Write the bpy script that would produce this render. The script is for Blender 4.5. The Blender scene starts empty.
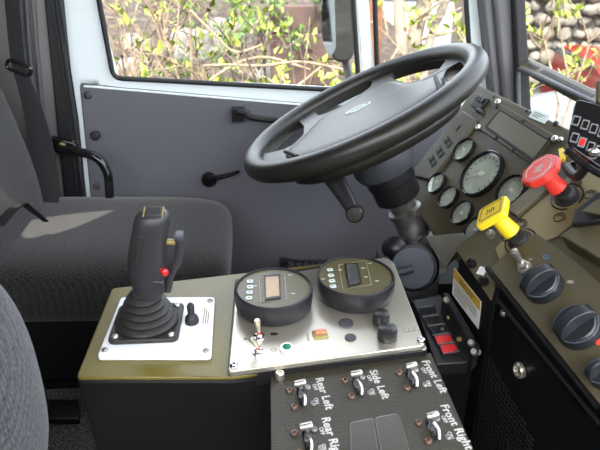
import bpy, bmesh, math, random
from mathutils import Vector as V, Matrix
from mathutils.geometry import tessellate_polygon
random.seed(7)
C = bpy.context.scene.collection
PI = math.pi
# ------------------------------------------------------------------ camera and measuring helpers
F = 600.0; PITCH = math.radians(26.6); YAW = math.radians(-3.8); CAM = V((0, 0, 1.10))
RZ = Matrix.Rotation(YAW, 3, 'Z')
FW = RZ @ V((0, math.cos(PITCH), -math.sin(PITCH))); UP = RZ @ V((0, math.sin(PITCH), math.cos(PITCH))); RT = RZ @ V((1, 0, 0))
def ray(x, y): return FW * F + RT * (x - 300) - UP * (y - 225)
def onz(x, y, z):
    d = ray(x, y); return CAM + d * ((z - CAM.z) / d.z)
def ony(x, y, Y):
    d = ray(x, y); return CAM + d * (Y / d.y)
def onx(x, y, X):
    d = ray(x, y); return CAM + d * (X / d.x)
def dep(x, y, D): return CAM + ray(x, y) / F * D
class Frame:
    """a surface in the cab: origin, in-plane axes u v, outward normal n"""
    def __init__(s, o, n, up):
        s.o = V(o); s.n = V(n).normalized(); up = V(up)
        s.v = (up - s.n * up.dot(s.n)).normalized(); s.u = s.v.cross(s.n).normalized()
    def w(s, a, b, c=0): return s.o + s.u * a + s.v * b + s.n * c
    def hit(s, x, y, h=0):
        d = ray(x, y); o = s.o + s.n * h
        return CAM + d * ((o - CAM).dot(s.n) / d.dot(s.n))
    def at(s, x, y, h=0):
        return Frame(s.hit(x, y, h), s.n, s.v)
    def rot(s, deg):
        q = Matrix.Rotation(math.radians(deg), 3, s.n); return Frame(s.o, s.n, q @ s.v)
def ground(p): return Frame(p, (0, 0, 1), (0, 1, 0))
# ------------------------------------------------------------------ materials
def mat(name, col, rough=.5, metal=0., bump=None, spec=.5, var=None, emit=None, coat=0, alpha=None):
    m = bpy.data.materials.new(name); m.use_nodes = True; nt = m.node_tree; N = nt.nodes; b = N['Principled BSDF']
    b.inputs['Base Color'].default_value = (*col, 1); b.inputs['Roughness'].default_value = rough
    b.inputs['Metallic'].default_value = metal; b.inputs['Specular IOR Level'].default_value = spec
    b.inputs['Coat Weight'].default_value = coat
    tc = N.new('ShaderNodeTexCoord')
    if var:                                             # (scale, second colour, contrast lo, hi)
        n = N.new('ShaderNodeTexNoise'); n.inputs['Scale'].default_value = var[0]; n.inputs['Detail'].default_value = 6
        r = N.new('ShaderNodeValToRGB'); r.color_ramp.elements[0].position = var[2]; r.color_ramp.elements[1].position = var[3]
        r.color_ramp.elements[0].color = (*col, 1); r.color_ramp.elements[1].color = (*var[1], 1)
        nt.links.new(tc.outputs['Object'], n.inputs['Vector']); nt.links.new(n.outputs['Fac'], r.inputs['Fac'])
        nt.links.new(r.outputs['Color'], b.inputs['Base Color'])
    if bump:                                            # (scale, strength, distance)
        n = N.new('ShaderNodeTexNoise'); n.inputs['Scale'].default_value = bump[0]; n.inputs['Detail'].default_value = 3
        k = N.new('ShaderNodeBump'); k.inputs['Strength'].default_value = bump[1]; k.inputs['Distance'].default_value = bump[2]
        nt.links.new(tc.outputs['Object'], n.inputs['Vector']); nt.links.new(n.outputs['Fac'], k.inputs['Height'])
        nt.links.new(k.outputs['Normal'], b.inputs['Normal'])
    if emit: b.inputs['Emission Color'].default_value = (*emit[0], 1); b.inputs['Emission Strength'].default_value = emit[1]
    return m
def cloth(name, c1, c2, scale, ang=(0, 0, 0)):
    m = bpy.data.materials.new(name); m.use_nodes = True; nt = m.node_tree; N = nt.nodes; b = N['Principled BSDF']
    b.inputs['Roughness'].default_value = .95; b.inputs['Specular IOR Level'].default_value = .15
    b.inputs['Sheen Weight'].default_value = .25
    tc = N.new('ShaderNodeTexCoord'); mp = N.new('ShaderNodeMapping'); mp.inputs['Rotation'].default_value = ang
    nt.links.new(tc.outputs['Object'], mp.inputs['Vector'])
    w1 = N.new('ShaderNodeTexWave'); w1.inputs['Scale'].default_value = scale; w1.bands_direction = 'X'; w1.inputs['Distortion'].default_value = 1.5
    w1.inputs['Detail Scale'].default_value = 4
    w2 = N.new('ShaderNodeTexWave'); w2.inputs['Scale'].default_value = scale; w2.bands_direction = 'Y'; w2.inputs['Distortion'].default_value = 1.5
    n = N.new('ShaderNodeTexNoise'); n.inputs['Scale'].default_value = scale * 4; n.inputs['Detail'].default_value = 4
    for x in (w1, w2, n): nt.links.new(mp.outputs['Vector'], x.inputs['Vector'])
    mu0 = N.new('ShaderNodeMath'); mu0.operation = 'MULTIPLY'; nt.links.new(w1.outputs['Fac'], mu0.inputs[0]); nt.links.new(w2.outputs['Fac'], mu0.inputs[1])
    mu = N.new('ShaderNodeMath'); mu.operation = 'MULTIPLY'; nt.links.new(mu0.outputs[0], mu.inputs[0]); mu.inputs[1].default_value = .35
    ad = N.new('ShaderNodeMath'); ad.operation = 'ADD'; nt.links.new(mu.outputs[0], ad.inputs[0]); nt.links.new(n.outputs['Fac'], ad.inputs[1])
    r = N.new('ShaderNodeValToRGB'); r.color_ramp.elements[0].position = .38; r.color_ramp.elements[1].position = .85
    r.color_ramp.elements[0].color = (*c1, 1); r.color_ramp.elements[1].color = (*c2, 1)
    nt.links.new(ad.outputs[0], r.inputs['Fac']); nt.links.new(r.outputs['Color'], b.inputs['Base Color'])
    k = N.new('ShaderNodeBump'); k.inputs['Strength'].default_value = .25; k.inputs['Distance'].default_value = .001
    nt.links.new(ad.outputs[0], k.inputs['Height']); nt.links.new(k.outputs['Normal'], b.inputs['Normal'])
    return m
def glass_mat(name, tint=(1, 1, 1), gl=.06):
    m = bpy.data.materials.new(name); m.use_nodes = True; nt = m.node_tree; N = nt.nodes; N.remove(N['Principled BSDF'])
    t = N.new('ShaderNodeBsdfTransparent'); t.inputs['Color'].default_value = (*tint, 1)
    g = N.new('ShaderNodeBsdfGlossy'); g.inputs['Roughness'].default_value = .02
    x = N.new('ShaderNodeMixShader'); x.inputs['Fac'].default_value = gl
    nt.links.new(t.outputs[0], x.inputs[1]); nt.links.new(g.outputs[0], x.inputs[2]); nt.links.new(x.outputs[0], N['Material Output'].inputs['Surface'])
    return m
M = dict(
    white=mat('white_paint', (.83, .91, .93), .25, coat=.4),
    panel=mat('grey_vinyl_panel', (.118, .119, .136), .5, bump=(500, .25, .0006)),
    rubber=mat('black_rubber', (.012, .012, .014), .6),
    black=mat('black_plastic', (.009, .009, .010), .38, spec=.4, bump=(900, .15, .0004)),
    rust2=mat('browned_screw', (.2, .13, .1), .35, .7),
    podprint=mat('dim_print', (.3, .3, .28), .6),
    keyb=mat('keypad_button_rim', (.13, .13, .13), .5),
    gloss2=mat('semi_gloss_black', (.02, .02, .022), .28),
    gloss=mat('gloss_black', (.008, .008, .009), .12),
    wheel=mat('wheel_vinyl', (.014, .0135, .011), .36, spec=.45, bump=(1200, .4, .0004)),
    pad=mat('wheel_pad', (.02, .0195, .017), .38, spec=.45, bump=(900, .3, .0004)),
    olive=mat('dash_plastic', (.066, .058, .032), .38, spec=.35, bump=(1100, .35, .0004)),
    olive2=mat('dash_recess', (.10, .088, .055), .42, bump=(900, .3, .0004)),
    tan=mat('valve_plate', (.17, .14, .065), .38, bump=(900, .2, .0003)),
    ctop=mat('console_top_coating', (.125, .103, .022), .3, bump=(1500, .4, .0003)),
    cbox=mat('console_box_coating', (.005, .005, .006), .5, spec=.2, bump=(1500, .25, .0003), var=(9, (.007, .007, .008), .35, .7)),
    alu=mat('brushed_aluminium', (.56, .53, .44), .3, .8, bump=(300, .05, .0002)),
    plate=mat('white_plastic_plate', (.78, .8, .83), .35),
    chrome=mat('chrome', (.6, .6, .6), .15, 1.),
    steel=mat('dull_steel', (.42, .41, .39), .42, .9, bump=(60, .4, .001), var=(25, (.14, .13, .12), .45, .7)),
    zinc=mat('zinc_screw', (.62, .6, .55), .3, .9),
    pod=mat('display_housing', (.014, .014, .018), .45, spec=.4, bump=(900, .2, .0003)),
    podface=mat('display_face', (.085, .075, .035), .35),
    lcd=mat('lcd_screen', (.36, .24, .12), .25, var=(45, (.24, .17, .10), .4, .6)),
    lcd2=mat('lcd_screen_dark', (.06, .065, .065), .2, var=(50, (.13, .12, .10), .45, .6)),
    btn=mat('pale_button', (.52, .6, .6), .5),
    ltr=mat('white_lettering', (.5, .5, .48), .6),
    ltr2=mat('grey_lettering', (.22, .2, .13), .6),
    dark=mat('dark_marking', (.03, .03, .03), .6),
    grip=mat('joystick_plastic', (.026, .026, .029), .45, bump=(1200, .3, .0003)),
    boot=mat('joystick_rubber', (.018, .016, .015), .5),
    red=mat('red_plastic', (.75, .045, .03), .38), yellow=mat('yellow_plastic', (.85, .62, .02), .38),
    redlamp=mat('red_lens', (.5, .02, .02), .25), green=mat('green_lens', (.02, .16, .09), .1),
    amber=mat('amber_rocker', (.62, .2, .1), .4), brass=mat('brass_bezel', (.3, .24, .09), .4, .3),
    dial=mat('dial_face', (.46, .47, .41), .45, var=(45, (.6, .61, .55), .45, .62)),
    needle=mat('needle', (.7, .7, .65), .5),
    clear=glass_mat('instrument_glass', (.95, .97, .95), .07), glass=glass_mat('window_glass', (.97, .98, .97), .03),
    knob=mat('rotary_knob', (.014, .016, .02), .33, bump=(900, .2, .0003)),
    blue=mat('bluegrey_disc', (.06, .075, .1), .5), led=mat('red_led', (.9, .02, .02), .3, emit=((1, .05, .03), .8)),
    shroud=mat('column_shroud', (.045, .048, .056), .5, bump=(900, .3, .0003)),
    seat=cloth('seat_cloth', (.010, .0095, .0095), (.042, .040, .038), 70, (0, 0, .3)),
    seat2=cloth('backrest_cloth', (.022, .022, .024), (.10, .102, .11), 60, (.2, .3, .4)),
    seatside=mat('seat_side', (.006, .006, .007), .9, spec=.2), web=mat('belt_webbing', (.022, .022, .024), .5, bump=(700, .3, .0005)),
    carpet=mat('carpet', (.05, .048, .045), .98, bump=(420, 1, .006), var=(260, (.15, .14, .125), .42, .62), spec=.1),
    pillar=mat('pillar_trim', (.2, .19, .185), .55, bump=(400, .2, .0005)), pillar2=mat('pillar_dark', (.014, .014, .016), .5),
    pillar3=mat('pillar_grey', (.11, .11, .118), .5, bump=(500, .2, .0005)),
    ceil=mat('headliner', (.62, .6, .55), .9),
    sticker=mat('pale_sticker', (.62, .72, .7), .5), gold=mat('label_gold', (.5, .33, .04), .5), lab=mat('label_white', (.68, .68, .68), .5),
    mirror=mat('mirror_housing', (0.0605, 0.055, 0.044), .5), mglass=mat('mirror_glass', (.35, .35, .33), .05, 1.),
    bark=mat('tree_bark', (0.132, 0.11, 0.0825), .9, bump=(30, .6, .02), var=(14, (0.11, 0.088, 0.066), .4, .65)),
    twig=mat('dry_twig', (0.198, 0.1485, 0.099), .9, var=(30, (0.11, 0.077, 0.0495), .4, .6)),
    twigd=mat('brown_twig', (0.0385, 0.0275, 0.022), .9, var=(20, (0.077, 0.055, 0.04125), .4, .6)),
    leaf=mat('young_leaf', (.12, .165, .015), .6, var=(8, (.21, .25, .03), .4, .65)),
    leafg=mat('green_leaf', (.045, .11, .014), .6, var=(7, (.10, .17, .025), .4, .6)),
    rock=mat('pale_rock', (0.121, 0.1155, 0.1045), .9, bump=(12, .6, .04), var=(6, (0.066, 0.0605, 0.055), .4, .6)),
    rock2=mat('wall_stone', (0.121, 0.11, 0.09075), .9, bump=(12, .6, .04), var=(5, (0.066, 0.0605, 0.0495), .35, .6)),
    soil=mat('leaf_litter', (0.01925, 0.0132, 0.0099), .95, bump=(14, 1, .06), var=(9, (0.055, 0.0396, 0.0286), .42, .66)),
    crate=mat('brown_boards', (0.0385, 0.01925, 0.0154), .8, var=(5, (0.055, 0.03025, 0.02475), .4, .6)), rust=mat('rusty_orange', (0.088, 0.033, 0.0121), .8, var=(7, (0.11, 0.0495, 0.022), .4, .6)),
    carw=mat('white_car_paint', (0.22, 0.2255, 0.231), .25, coat=.5), carg=mat('grey_car_paint', (0.165, 0.1705, 0.1815), .3, coat=.5), carr=mat('red_car_paint', (0.121, 0.011, 0.011), .3, coat=.5),
    cglass=mat('car_glass', (.04, .05, .06), .08), tyre=mat('tyre', (.02, .02, .02), .8),
    mortar=mat('mortar', (0.044, 0.0385, 0.033), .95), gravel=mat('gravel', (0.209, 0.187, 0.1595), .95, bump=(30, .8, .03), var=(18, (0.121, 0.1045, 0.088), .4, .6)),
)
# perforated grille material: tiny woven mesh bump
# ------------------------------------------------------------------ mesh helpers
def poly(bm, pts, vec):
    vec = V(vec); a = [bm.verts.new(p) for p in pts]; b = [bm.verts.new(V(p) + vec) for p in pts]; n = len(pts)
    bm.faces.new(a); bm.faces.new(b[::-1])
    for i in range(n): bm.faces.new((a[i], b[i], b[(i + 1) % n], a[(i + 1) % n]))
def fbox(bm, f, a0, a1, b0, b1, c0, c1):
    poly(bm, [f.w(a0, b0, c0), f.w(a1, b0, c0), f.w(a1, b1, c0), f.w(a0, b1, c0)], f.n * (c1 - c0))
def wbox(bm, x0, x1, y0, y1, z0, z1):
    poly(bm, [(x0, y0, z0), (x1, y0, z0), (x1, y1, z0), (x0, y1, z0)], (0, 0, z1 - z0))
def rrect(f, w, h, r, c=0, seg=5):
    out = []
    for sx, sy, a0 in ((1, 1, 0), (-1, 1, 90), (-1, -1, 180), (1, -1, 270)):
        for i in range(seg + 1):
            t = math.radians(a0 + 90 * i / seg); out.append(f.w(sx * (w / 2 - r) + r * math.cos(t), sy * (h / 2 - r) + r * math.sin(t), c))
    return out
def roundpoly(pts, r, seg=4):
    """3D polygon with rounded corners"""
    out = []; n = len(pts)
    for i in range(n):
        p, a, b = V(pts[i]), V(pts[i - 1]), V(pts[(i + 1) % n])
        da, db = (a - p), (b - p); ra = min(r, da.length * .45); rb = min(r, db.length * .45)
        s, e = p + da.normalized() * ra, p + db.normalized() * rb
        for k in range(seg + 1):
            t = k / seg; out.append(s * (1 - t) ** 2 + p * 2 * t * (1 - t) + e * t * t)
    return out
def lathe(bm, f, prof, seg=32, sx=1, sy=1, cap=True):
    rings = []
    for r, h in prof: rings.append([bm.verts.new(f.w(r * sx * math.cos(2 * PI * i / seg), r * sy * math.sin(2 * PI * i / seg), h)) for i in range(seg)])
    for A, B in zip(rings, rings[1:]):
        for i in range(seg): bm.faces.new((A[i], A[(i + 1) % seg], B[(i + 1) % seg], B[i]))
    if cap:
        if prof[0][0] > 1e-6: bm.faces.new(rings[0][::-1])
        if prof[-1][0] > 1e-6: bm.faces.new(rings[-1])
def tube(bm, pts, rad, seg=12, closed=False, flat=None):
    pts = [V(p) for p in pts]; n = len(pts); rad = rad if isinstance(rad, (list, tuple)) else [rad] * n; rings = []; prev = None
    for i, p in enumerate(pts):
        t = (pts[(i + 1) % n] - pts[i - 1]) if closed else (pts[min(i + 1, n - 1)] - pts[max(i - 1, 0)])
        t.normalize()
        if prev is None:
            a = V((0, 0, 1)) if abs(t.z) < .9 else V((1, 0, 0)); s = t.cross(a).normalized()
        else: s = (prev - t * prev.dot(t)).normalized()
        prev = s; q = t.cross(s); k = flat or 1
        rings.append([bm.verts.new(p + s * rad[i] * math.cos(2 * PI * j / seg) + q * rad[i] * k * math.sin(2 * PI * j / seg)) for j in range(seg)])
    m = n if closed else n - 1
    for i in range(m):
        A, B = rings[i], rings[(i + 1) % n]
        for j in range(seg): bm.faces.new((A[j], A[(j + 1) % seg], B[(j + 1) % seg], B[j]))
    if not closed: bm.faces.new(rings[0][::-1]); bm.faces.new(rings[-1])
def smooth_path(pts, k=6):
    pts = [V(p) for p in pts]; out = []
    for i in range(len(pts) - 1):
        p0, p1, p2, p3 = pts[max(i - 1, 0)], pts[i], pts[i + 1], pts[min(i + 2, len(pts) - 1)]
        for j in range(k):
            t = j / k; out.append(.5 * ((2 * p1) + (p2 - p0) * t + (2 * p0 - 5 * p1 + 4 * p2 - p3) * t * t + (3 * p1 - p0 - 3 * p2 + p3) * t ** 3))
    out.append(pts[-1]); return out
def supere(bm, f, A, B, Cc, e1=.35, e2=.35, nu=40, nv=24):
    """superellipsoid cushion"""
    def s(v, e): return math.copysign(abs(v) ** e, v)
    rings = []
    for j in range(1, nv):
        ph = -PI / 2 + PI * j / nv; cz, cr = s(math.sin(ph), e1), abs(math.cos(ph)) ** e1
        rings.append([bm.verts.new(f.w(A * cr * s(math.cos(2 * PI * i / nu), e2), B * cr * s(math.sin(2 * PI * i / nu), e2), Cc * cz)) for i in range(nu)])
    for X, Y in zip(rings, rings[1:]):
        for i in range(nu): bm.faces.new((X[i], X[(i + 1) % nu], Y[(i + 1) % nu], Y[i]))
    bm.faces.new(rings[0][::-1]); bm.faces.new(rings[-1])
def NB(): return bmesh.new()
def wloc(o):
    v = V((0, 0, 0))
    while o: v = v + o.location; o = o.parent
    return v
def obj(name, bm, m, parent=None, bev=0, sharp=35, loc=None):
    L = V(loc) if loc is not None else V((0, 0, 0)); W = wloc(parent) + L if parent else L
    bmesh.ops.remove_doubles(bm, verts=bm.verts, dist=1e-6) if len(bm.verts) < 20000 else None
    bmesh.ops.recalc_face_normals(bm, faces=bm.faces)
    for v in bm.verts: v.co -= W
    me = bpy.data.meshes.new(name); bm.to_mesh(me); bm.free()
    me.shade_smooth(); me.set_sharp_from_angle(angle=math.radians(sharp))
    o = bpy.data.objects.new(name, me); me.materials.append(m); C.objects.link(o); o.parent = parent; o.location = L
    if bev:
        b = o.modifiers.new('edge', 'BEVEL'); b.width = bev; b.segments = 3; b.limit_method = 'ANGLE'; b.angle_limit = math.radians(40); b.harden_normals = False
    return o
def tag(o, label, cat, group=None, kind=None):
    o['label'] = label; o['category'] = cat
    if group: o['group'] = group
    if kind: o['kind'] = kind
    return o
def thing(name, loc, label, cat, group=None):
    o = bpy.data.objects.new(name, None); C.objects.link(o); o.location = loc; o.empty_display_size = .02
    return tag(o, label, cat, group)
def struct(name, bm, m, parent=None, bev=0):
    o = obj(name, bm, m, parent, bev)
    if not parent: o['kind'] = 'structure'
    return o
def text(name, s, f, size, m, parent, ext=.0003, bold=.0, spacing=1.0):
    cu = bpy.data.curves.new(name, 'FONT'); cu.body = s; cu.size = size; cu.extrude = ext; cu.align_x = 'CENTER'; cu.align_y = 'CENTER'; cu.offset = bold; cu.space_character = spacing
    t = bpy.data.objects.new('tmp', cu); C.objects.link(t); bpy.context.view_layer.update()
    me = bpy.data.meshes.new_from_object(t.evaluated_get(bpy.context.evaluated_depsgraph_get())); bpy.data.objects.remove(t); bpy.data.curves.remove(cu)
    W = wloc(parent)
    for v in me.vertices: v.co = f.w(v.co.x, v.co.y, v.co.z + ext) - W
    me.materials.clear(); me.materials.append(m); me.name = name
    o = bpy.data.objects.new(name, me); C.objects.link(o); o.parent = parent; return o
def one(fn, *a, **k):
    bm = NB(); fn(bm, *a, **k); return bm
def screw(f, r, parent, m=None, name='screw', h=None):
    bm = NB(); h = h or r * .7
    lathe(bm, f, [(r, -.0005), (r, h * .5), (r * .8, h * .9), (r * .45, h), (r * .42, h * .35), (0.0001, h * .3)], 14)
    return obj(name, bm, m or M['zinc'], parent)

# ================================================================== SETTING
# engine tunnel and floor with carpet
s = struct('floor', one(wbox, -1.1, .72, -.62, 1.5, -.03, 0), M['carpet'])
bm = NB(); wbox(bm, -.8, .28, .12, .97, 0, .27); struct('floor_tunnel', bm, M['carpet'], None, .02)
# door
YD = 1.45
door = bpy.data.objects.new('door_1', None); C.objects.link(door); door['kind'] = 'structure'; door.location = (0, YD, 0)
def dpoly(pts, y=YD): return [ony(x, yy, y) for x, yy in pts]
# white painted frame: rear post, lower rail, divider, front post
rear = dpoly([(44, -60), (78, -60), (98, 0), (114, 79), (122, 86), (86, 88), (80, 84), (84, 130), (92, 215), (84, 215), (60, 40)])
bm = NB(); poly(bm, dpoly([(36, -100), (72, -100), (97, 0), (116, 80), (116, 90), (84, 96), (95, 218), (78, 218), (56, 0)]), (0, .03, 0))
obj('door_post', bm, M['white'], door, .004)
bm = NB(); poly(bm, dpoly([(78, 76), (110, 78), (360, 90), (520, 92), (520, 128), (420, 118), (300, 106), (78, 90)]), (0, .028, 0))
obj('door_rail', bm, M['white'], door, .006)
bm = NB(); tube(bm, dpoly([(84, 86), (200, 96), (300, 104.5), (330, 107)], YD - .004), .0028, 8); obj('rail_bead', bm, M['white'], door)
bm = NB(); poly(bm, dpoly([(356, -80), (366, -80), (369, 0), (376, 95), (364, 95), (357, 0)]), (0, .03, 0)); obj('window_divider', bm, M['white'], door, .003)
bm = NB(); poly(bm, dpoly([(468, -80), (486, -80), (488, 0), (500, 130), (474, 130), (470, 0)]), (0, .03, 0)); obj('door_front_post', bm, M['white'], door, .004)
# black window seals
def seal(pts, w): 
    bm = NB(); tube(bm, roundpoly(dpoly(pts, YD - .006), .02), w, 8, closed=True); return bm
obj('window_seal', seal([(84, -80), (350, -80), (353, 0), (359, 91), (113.5, 78)], .006), M['rubber'], door)
obj('window_seal', seal([(372, -80), (464, -80), (466, 0), (472, 96), (378, 96)], .006), M['rubber'], door)
gl = one(poly, dpoly([(82, -82), (352, -82), (360, 92), (112, 80)], YD + .01), (0, .004, 0))
w1 = obj('window_1', gl, M['glass'], None); w1['kind'] = 'structure'
gl = one(poly, dpoly([(370, -82), (466, -82), (473, 98), (377, 98)], YD + .01), (0, .004, 0))
w2 = obj('window_2', gl, M['glass'], None); w2['kind'] = 'structure'
# grey inner panel
bm = NB(); poly(bm, roundpoly(dpoly([(79, 84), (300, 103), (520, 118), (560, 470), (108, 470), (92, 215)], YD - .004), .01), (0, .03, 0)); pn = obj('door_panel', bm, M['panel'], door, .004)
for q in ((88, 95), (97, 133), (97, 186)):
    f = Frame(ony(*q, YD - .004), (0, -1, 0), (0, 0, 1)); k = (q[1] == 133)
    bm = NB(); lathe(bm, f, [(.010 if not k else .008, 0), (.0095 if not k else .009, .003), (.006, .006), (.0001, .0065)] if not k else [(.006, 0), (.006, .01), (.011, .014), (.012, .022), (.008, .026), (.0001, .027)], 20)
    obj('trim_clip', bm, M['shroud'] if not k else M['rubber'], door)
# grab handle
bm = NB(); p = [ony(238, 111, YD - .03), ony(246, 113, YD - .035), ony(254, 118, YD - .045), ony(300, 122, YD - .045), ony(360, 126, YD - .045), ony(368, 125, YD - .01)]
tube(bm, smooth_path(p, 5), .011, 12, flat=.7); f = Frame(ony(238, 112, YD - .004), (0, -1, 0), (0, 0, 1)); fbox(bm, f, -.014, .016, -.016, .014, 0, .03)
obj('door_grab_handle', bm, M['black'], door, .003)
# latch handle
f = Frame(ony(209, 179, YD - .004), (0, -1, 0), (0, 0, 1)); bm = NB(); lathe(bm, f, [(.02, 0), (.02, .008), (.016, .014), (.0001, .016)], 24)
h = obj('latch_base', bm, M['gloss'], door)
bm = NB(); tube(bm, smooth_path([ony(209, 178, YD - .02), ony(220, 177, YD - .03), ony(232, 174, YD - .032), ony(239, 171, YD - .03)], 5), [.009] * 4 + [.0085] * 4 + [.008] * 4 + [.006] * 4, 10, flat=.7); obj('latch_lever', bm, M['gloss'], door)
# map pocket net
bm = NB()
z0 = ony(283, 259, YD - .03)
tube(bm, [ony(283, 259, YD - .02), ony(300, 261, YD - .04), ony(330, 261, YD - .04), ony(372, 262, YD - .04)], .004, 8)
for i in range(14):
    a = 286 + i * 7
    tube(bm, [ony(a, 260, YD - .04), ony(a + 12, 280, YD - .035)], .002, 5); tube(bm, [ony(a + 12, 260, YD - .041), ony(a, 280, YD - .036)], .002, 5)
f = Frame(ony(283, 261, YD - .004), (0, -1, 0), (0, 0, 1)); fbox(bm, f, -.01, .012, -.012, .012, 0, .03); obj('pocket_net', bm, M['rubber'], door)
# B-pillar, seal and trim (rear of door)
bm = NB(); poly(bm, dpoly([(22, -120), (48, -120), (66, 60), (88, 235), (68, 235), (44, 0)], YD - .03), (0, .05, 0)); struct('trim_1', bm, M['rubber'], None, .004)
bm = NB()
for q in (52, 56, 60): tube(bm, [ony(q - 8 + (q - 56) * .3, -60, YD - .034), ony(q - .5, 0, YD - .034), ony(q + 18, 120, YD - .034), ony(q + 26, 200, YD - .034)], .002, 6)
o = struct('trim_2', bm, M['pillar2'])
bm = NB(); poly(bm, dpoly([(-160, -140), (30, -140), (48, 0), (62, 110), (82, 250), (-170, 250)], YD - .02), (0, .05, 0)); struct('wall_back_side', bm, M['pillar'], None, .01)
bm = NB(); wbox(bm, -1.1, -.5, 1.455, 1.5, 0, 1.72); struct('wall_left', bm, M['pillar'])
bm = NB()
for x0, x1 in ((20, 25), (27, 32), (34, 39)): tube(bm, [ony(x0 - 5, -60, YD - .022), ony(x0 + 2, 40, YD - .022), ony(x0 + 12, 150, YD - .022)], .006, 8)
struct('trim_3', bm, M['pillar3'])
bm = NB(); wbox(bm, -1.1, -1.05, -.6, 1.5, 0, 1.75); struct('wall_rear', bm, M['pillar'])
bm = NB(); wbox(bm, -1.1, .66, -.64, -.6, 0, 1.2); struct('wall_right', bm, M['panel'])  # unseen passenger side, added and raised to block light from there
# A-pillar
bm = NB(); poly(bm, dpoly([(481, -100), (492, -100), (497, 0), (512, 140), (498, 140), (483, 0)], YD - .045), (0, .05, 0)); struct('trim_4', bm, M['pillar3'], None, .006)
bm = NB(); poly(bm, dpoly([(490, -100), (512, -100), (517, 0), (528, 150), (508, 150), (494, 0)], YD - .06), (0, .06, 0)); struct('trim_5', bm, M['pillar3'], None, .01)
bm = NB(); poly(bm, dpoly([(510, -100), (523, -100), (526, 0), (534, 150), (520, 150), (514, 0)], YD - .08), (0, .06, 0)); struct('trim_6', bm, M['pillar2'], None, .006)
# windscreen with lower frame
XW = .66
bm = NB(); poly(bm, [(XW, -.6, .62), (XW, 1.5, .62), (XW + .0, 1.5, 1.7), (XW, -.6, 1.7)], (.005, 0, 0)); w3 = obj('window_3', bm, M['glass']); w3['kind'] = 'structure'
wbm = NB(); poly(wbm, [(.6, -.6, 0), (.6, 1.5, 0), (.6, 1.5, .66), (.6, -.6, .66)], (.05, 0, 0)); struct('wall_front', wbm, M['black'])
# roof out of view, opening added to throw the sun wedge onto the seat
ZR = 1.72; SUN = V((-.12, -.62, .95)).normalized()
patch = [onz(18, 229, .525), onz(27, 224, .525), onz(70, 216, .525), onz(117, 211, .525), onz(80, 228, .525), onz(47, 240, .525), onz(26, 241, .525)]
hole = [p + SUN * ((ZR - p.z) / SUN.z) for p in patch]
outer = [V((-1.1, -.62, ZR)), V((.7, -.62, ZR)), V((.7, 1.5, ZR)), V((-1.1, 1.5, ZR))]
bm = NB(); allp = outer + hole; vs = [bm.verts.new(p) for p in allp]
for t in tessellate_polygon([outer, hole]): bm.faces.new([vs[i] for i in t])
g = bmesh.ops.extrude_face_region(bm, geom=bm.faces[:]); bmesh.ops.translate(bm, verts=[e for e in g['geom'] if isinstance(e, bmesh.types.BMVert)], vec=(0, 0, .004))
struct('ceiling', bm, M['ceil'])

# ================================================================== SEATS
ds = thing('driver_seat', (-.35, 1.1, 0), 'dark grey cloth driver seat beyond the console with a sunlit wedge on its cushion', 'seat')
bm = NB(); f = Frame((-.355, 1.175, .455), (.03, 0, 1), (0, 1, 0)); supere(bm, f, .280, .185, .075, .42, .32, 64, 28); obj('cushion', bm, M['seat'], ds, sharp=80)
bm = NB(); wbox(bm, -.62, -.09, 1.0, 1.33, .24, .44); obj('seat_base', bm, M['seatside'], ds, .02)
bm = NB(); wbox(bm, -.60, -.12, 1.0, 1.3, 0.0, .24); obj('seat_pedestal', bm, M['seatside'], ds)
bm = NB(); f = Frame((-.648, 1.14, .81), (.98, 0, .2), (0, 1, 0)); supere(bm, f, .385, .215, .10, .45, .4, 64, 28); obj('backrest', bm, M['seat'], ds, sharp=80)
# passenger backrest at lower left
ps = thing('passenger_seat', (-.42, .5, 0), 'blue grey cloth passenger seat back at the bottom left beside the console', 'seat')
pcn = dep(-130, 418, .62); bm = NB(); f = Frame(pcn, (0, -1, 0), (0, 0, 1)); supere(bm, f, .163, .19, .13, .8, .72, 64, 30); obj('backrest', bm, M['seat2'], ps, sharp=80)
bm = NB(); poly(bm, roundpoly([onz(30, 436, .30) , onz(44, 396, .30), onz(49, 402, .30), onz(44, 440, .30)], .008), (0, 0, .08)); obj('recliner_cover', bm, M['black'], ps, .004)
bm = NB(); poly(bm, [onz(30, 399, .285), onz(79, 399, .285), onz(79, 419, .285), onz(30, 419, .285)], (0, 0, -.014)); obj('seat_rail', bm, M['black'], ps, .003)
# belt
sb = thing('seat_belt', ony(20, 70, 1.38), 'black webbing seat belt hanging past the driver backrest from its guide loop', 'seat belt')
def ribbon(bm, pts, w, th=.0015):
    pts = smooth_path([p for p in pts], 6); ws = smooth_path([V((x, 0, 0)) for x in w], 6); A = []; 
    for p, q in zip(pts, ws):
        s_ = V((.98, -.2, 0)) * (q.x / 2); A.append([bm.verts.new(p - s_), bm.verts.new(p + s_), bm.verts.new(p + s_ + V((0, th, th))), bm.verts.new(p - s_ + V((0, th, th)))])
    for X, Y in zip(A, A[1:]):
        for i in range(4): bm.faces.new((X[i], X[(i + 1) % 4], Y[(i + 1) % 4], Y[i]))
    bm.faces.new(A[0][::-1]); bm.faces.new(A[-1])
bm = NB(); ribbon(bm, [ony(8, -60, 1.4), ony(12, 0, 1.39), ony(17, 55, 1.37), ony(20, 72, 1.36)], [.034, .034, .034, .03]); obj('upper_webbing', bm, M['web'], sb)
bm = NB(); ribbon(bm, [ony(20, 72, 1.36), ony(30, 100, 1.34), ony(40, 140, 1.32), ony(46, 180, 1.30), ony(46, 225, 1.27)], [.032, .044, .056, .06, .06]); obj('webbing', bm, M['web'], sb)
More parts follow.
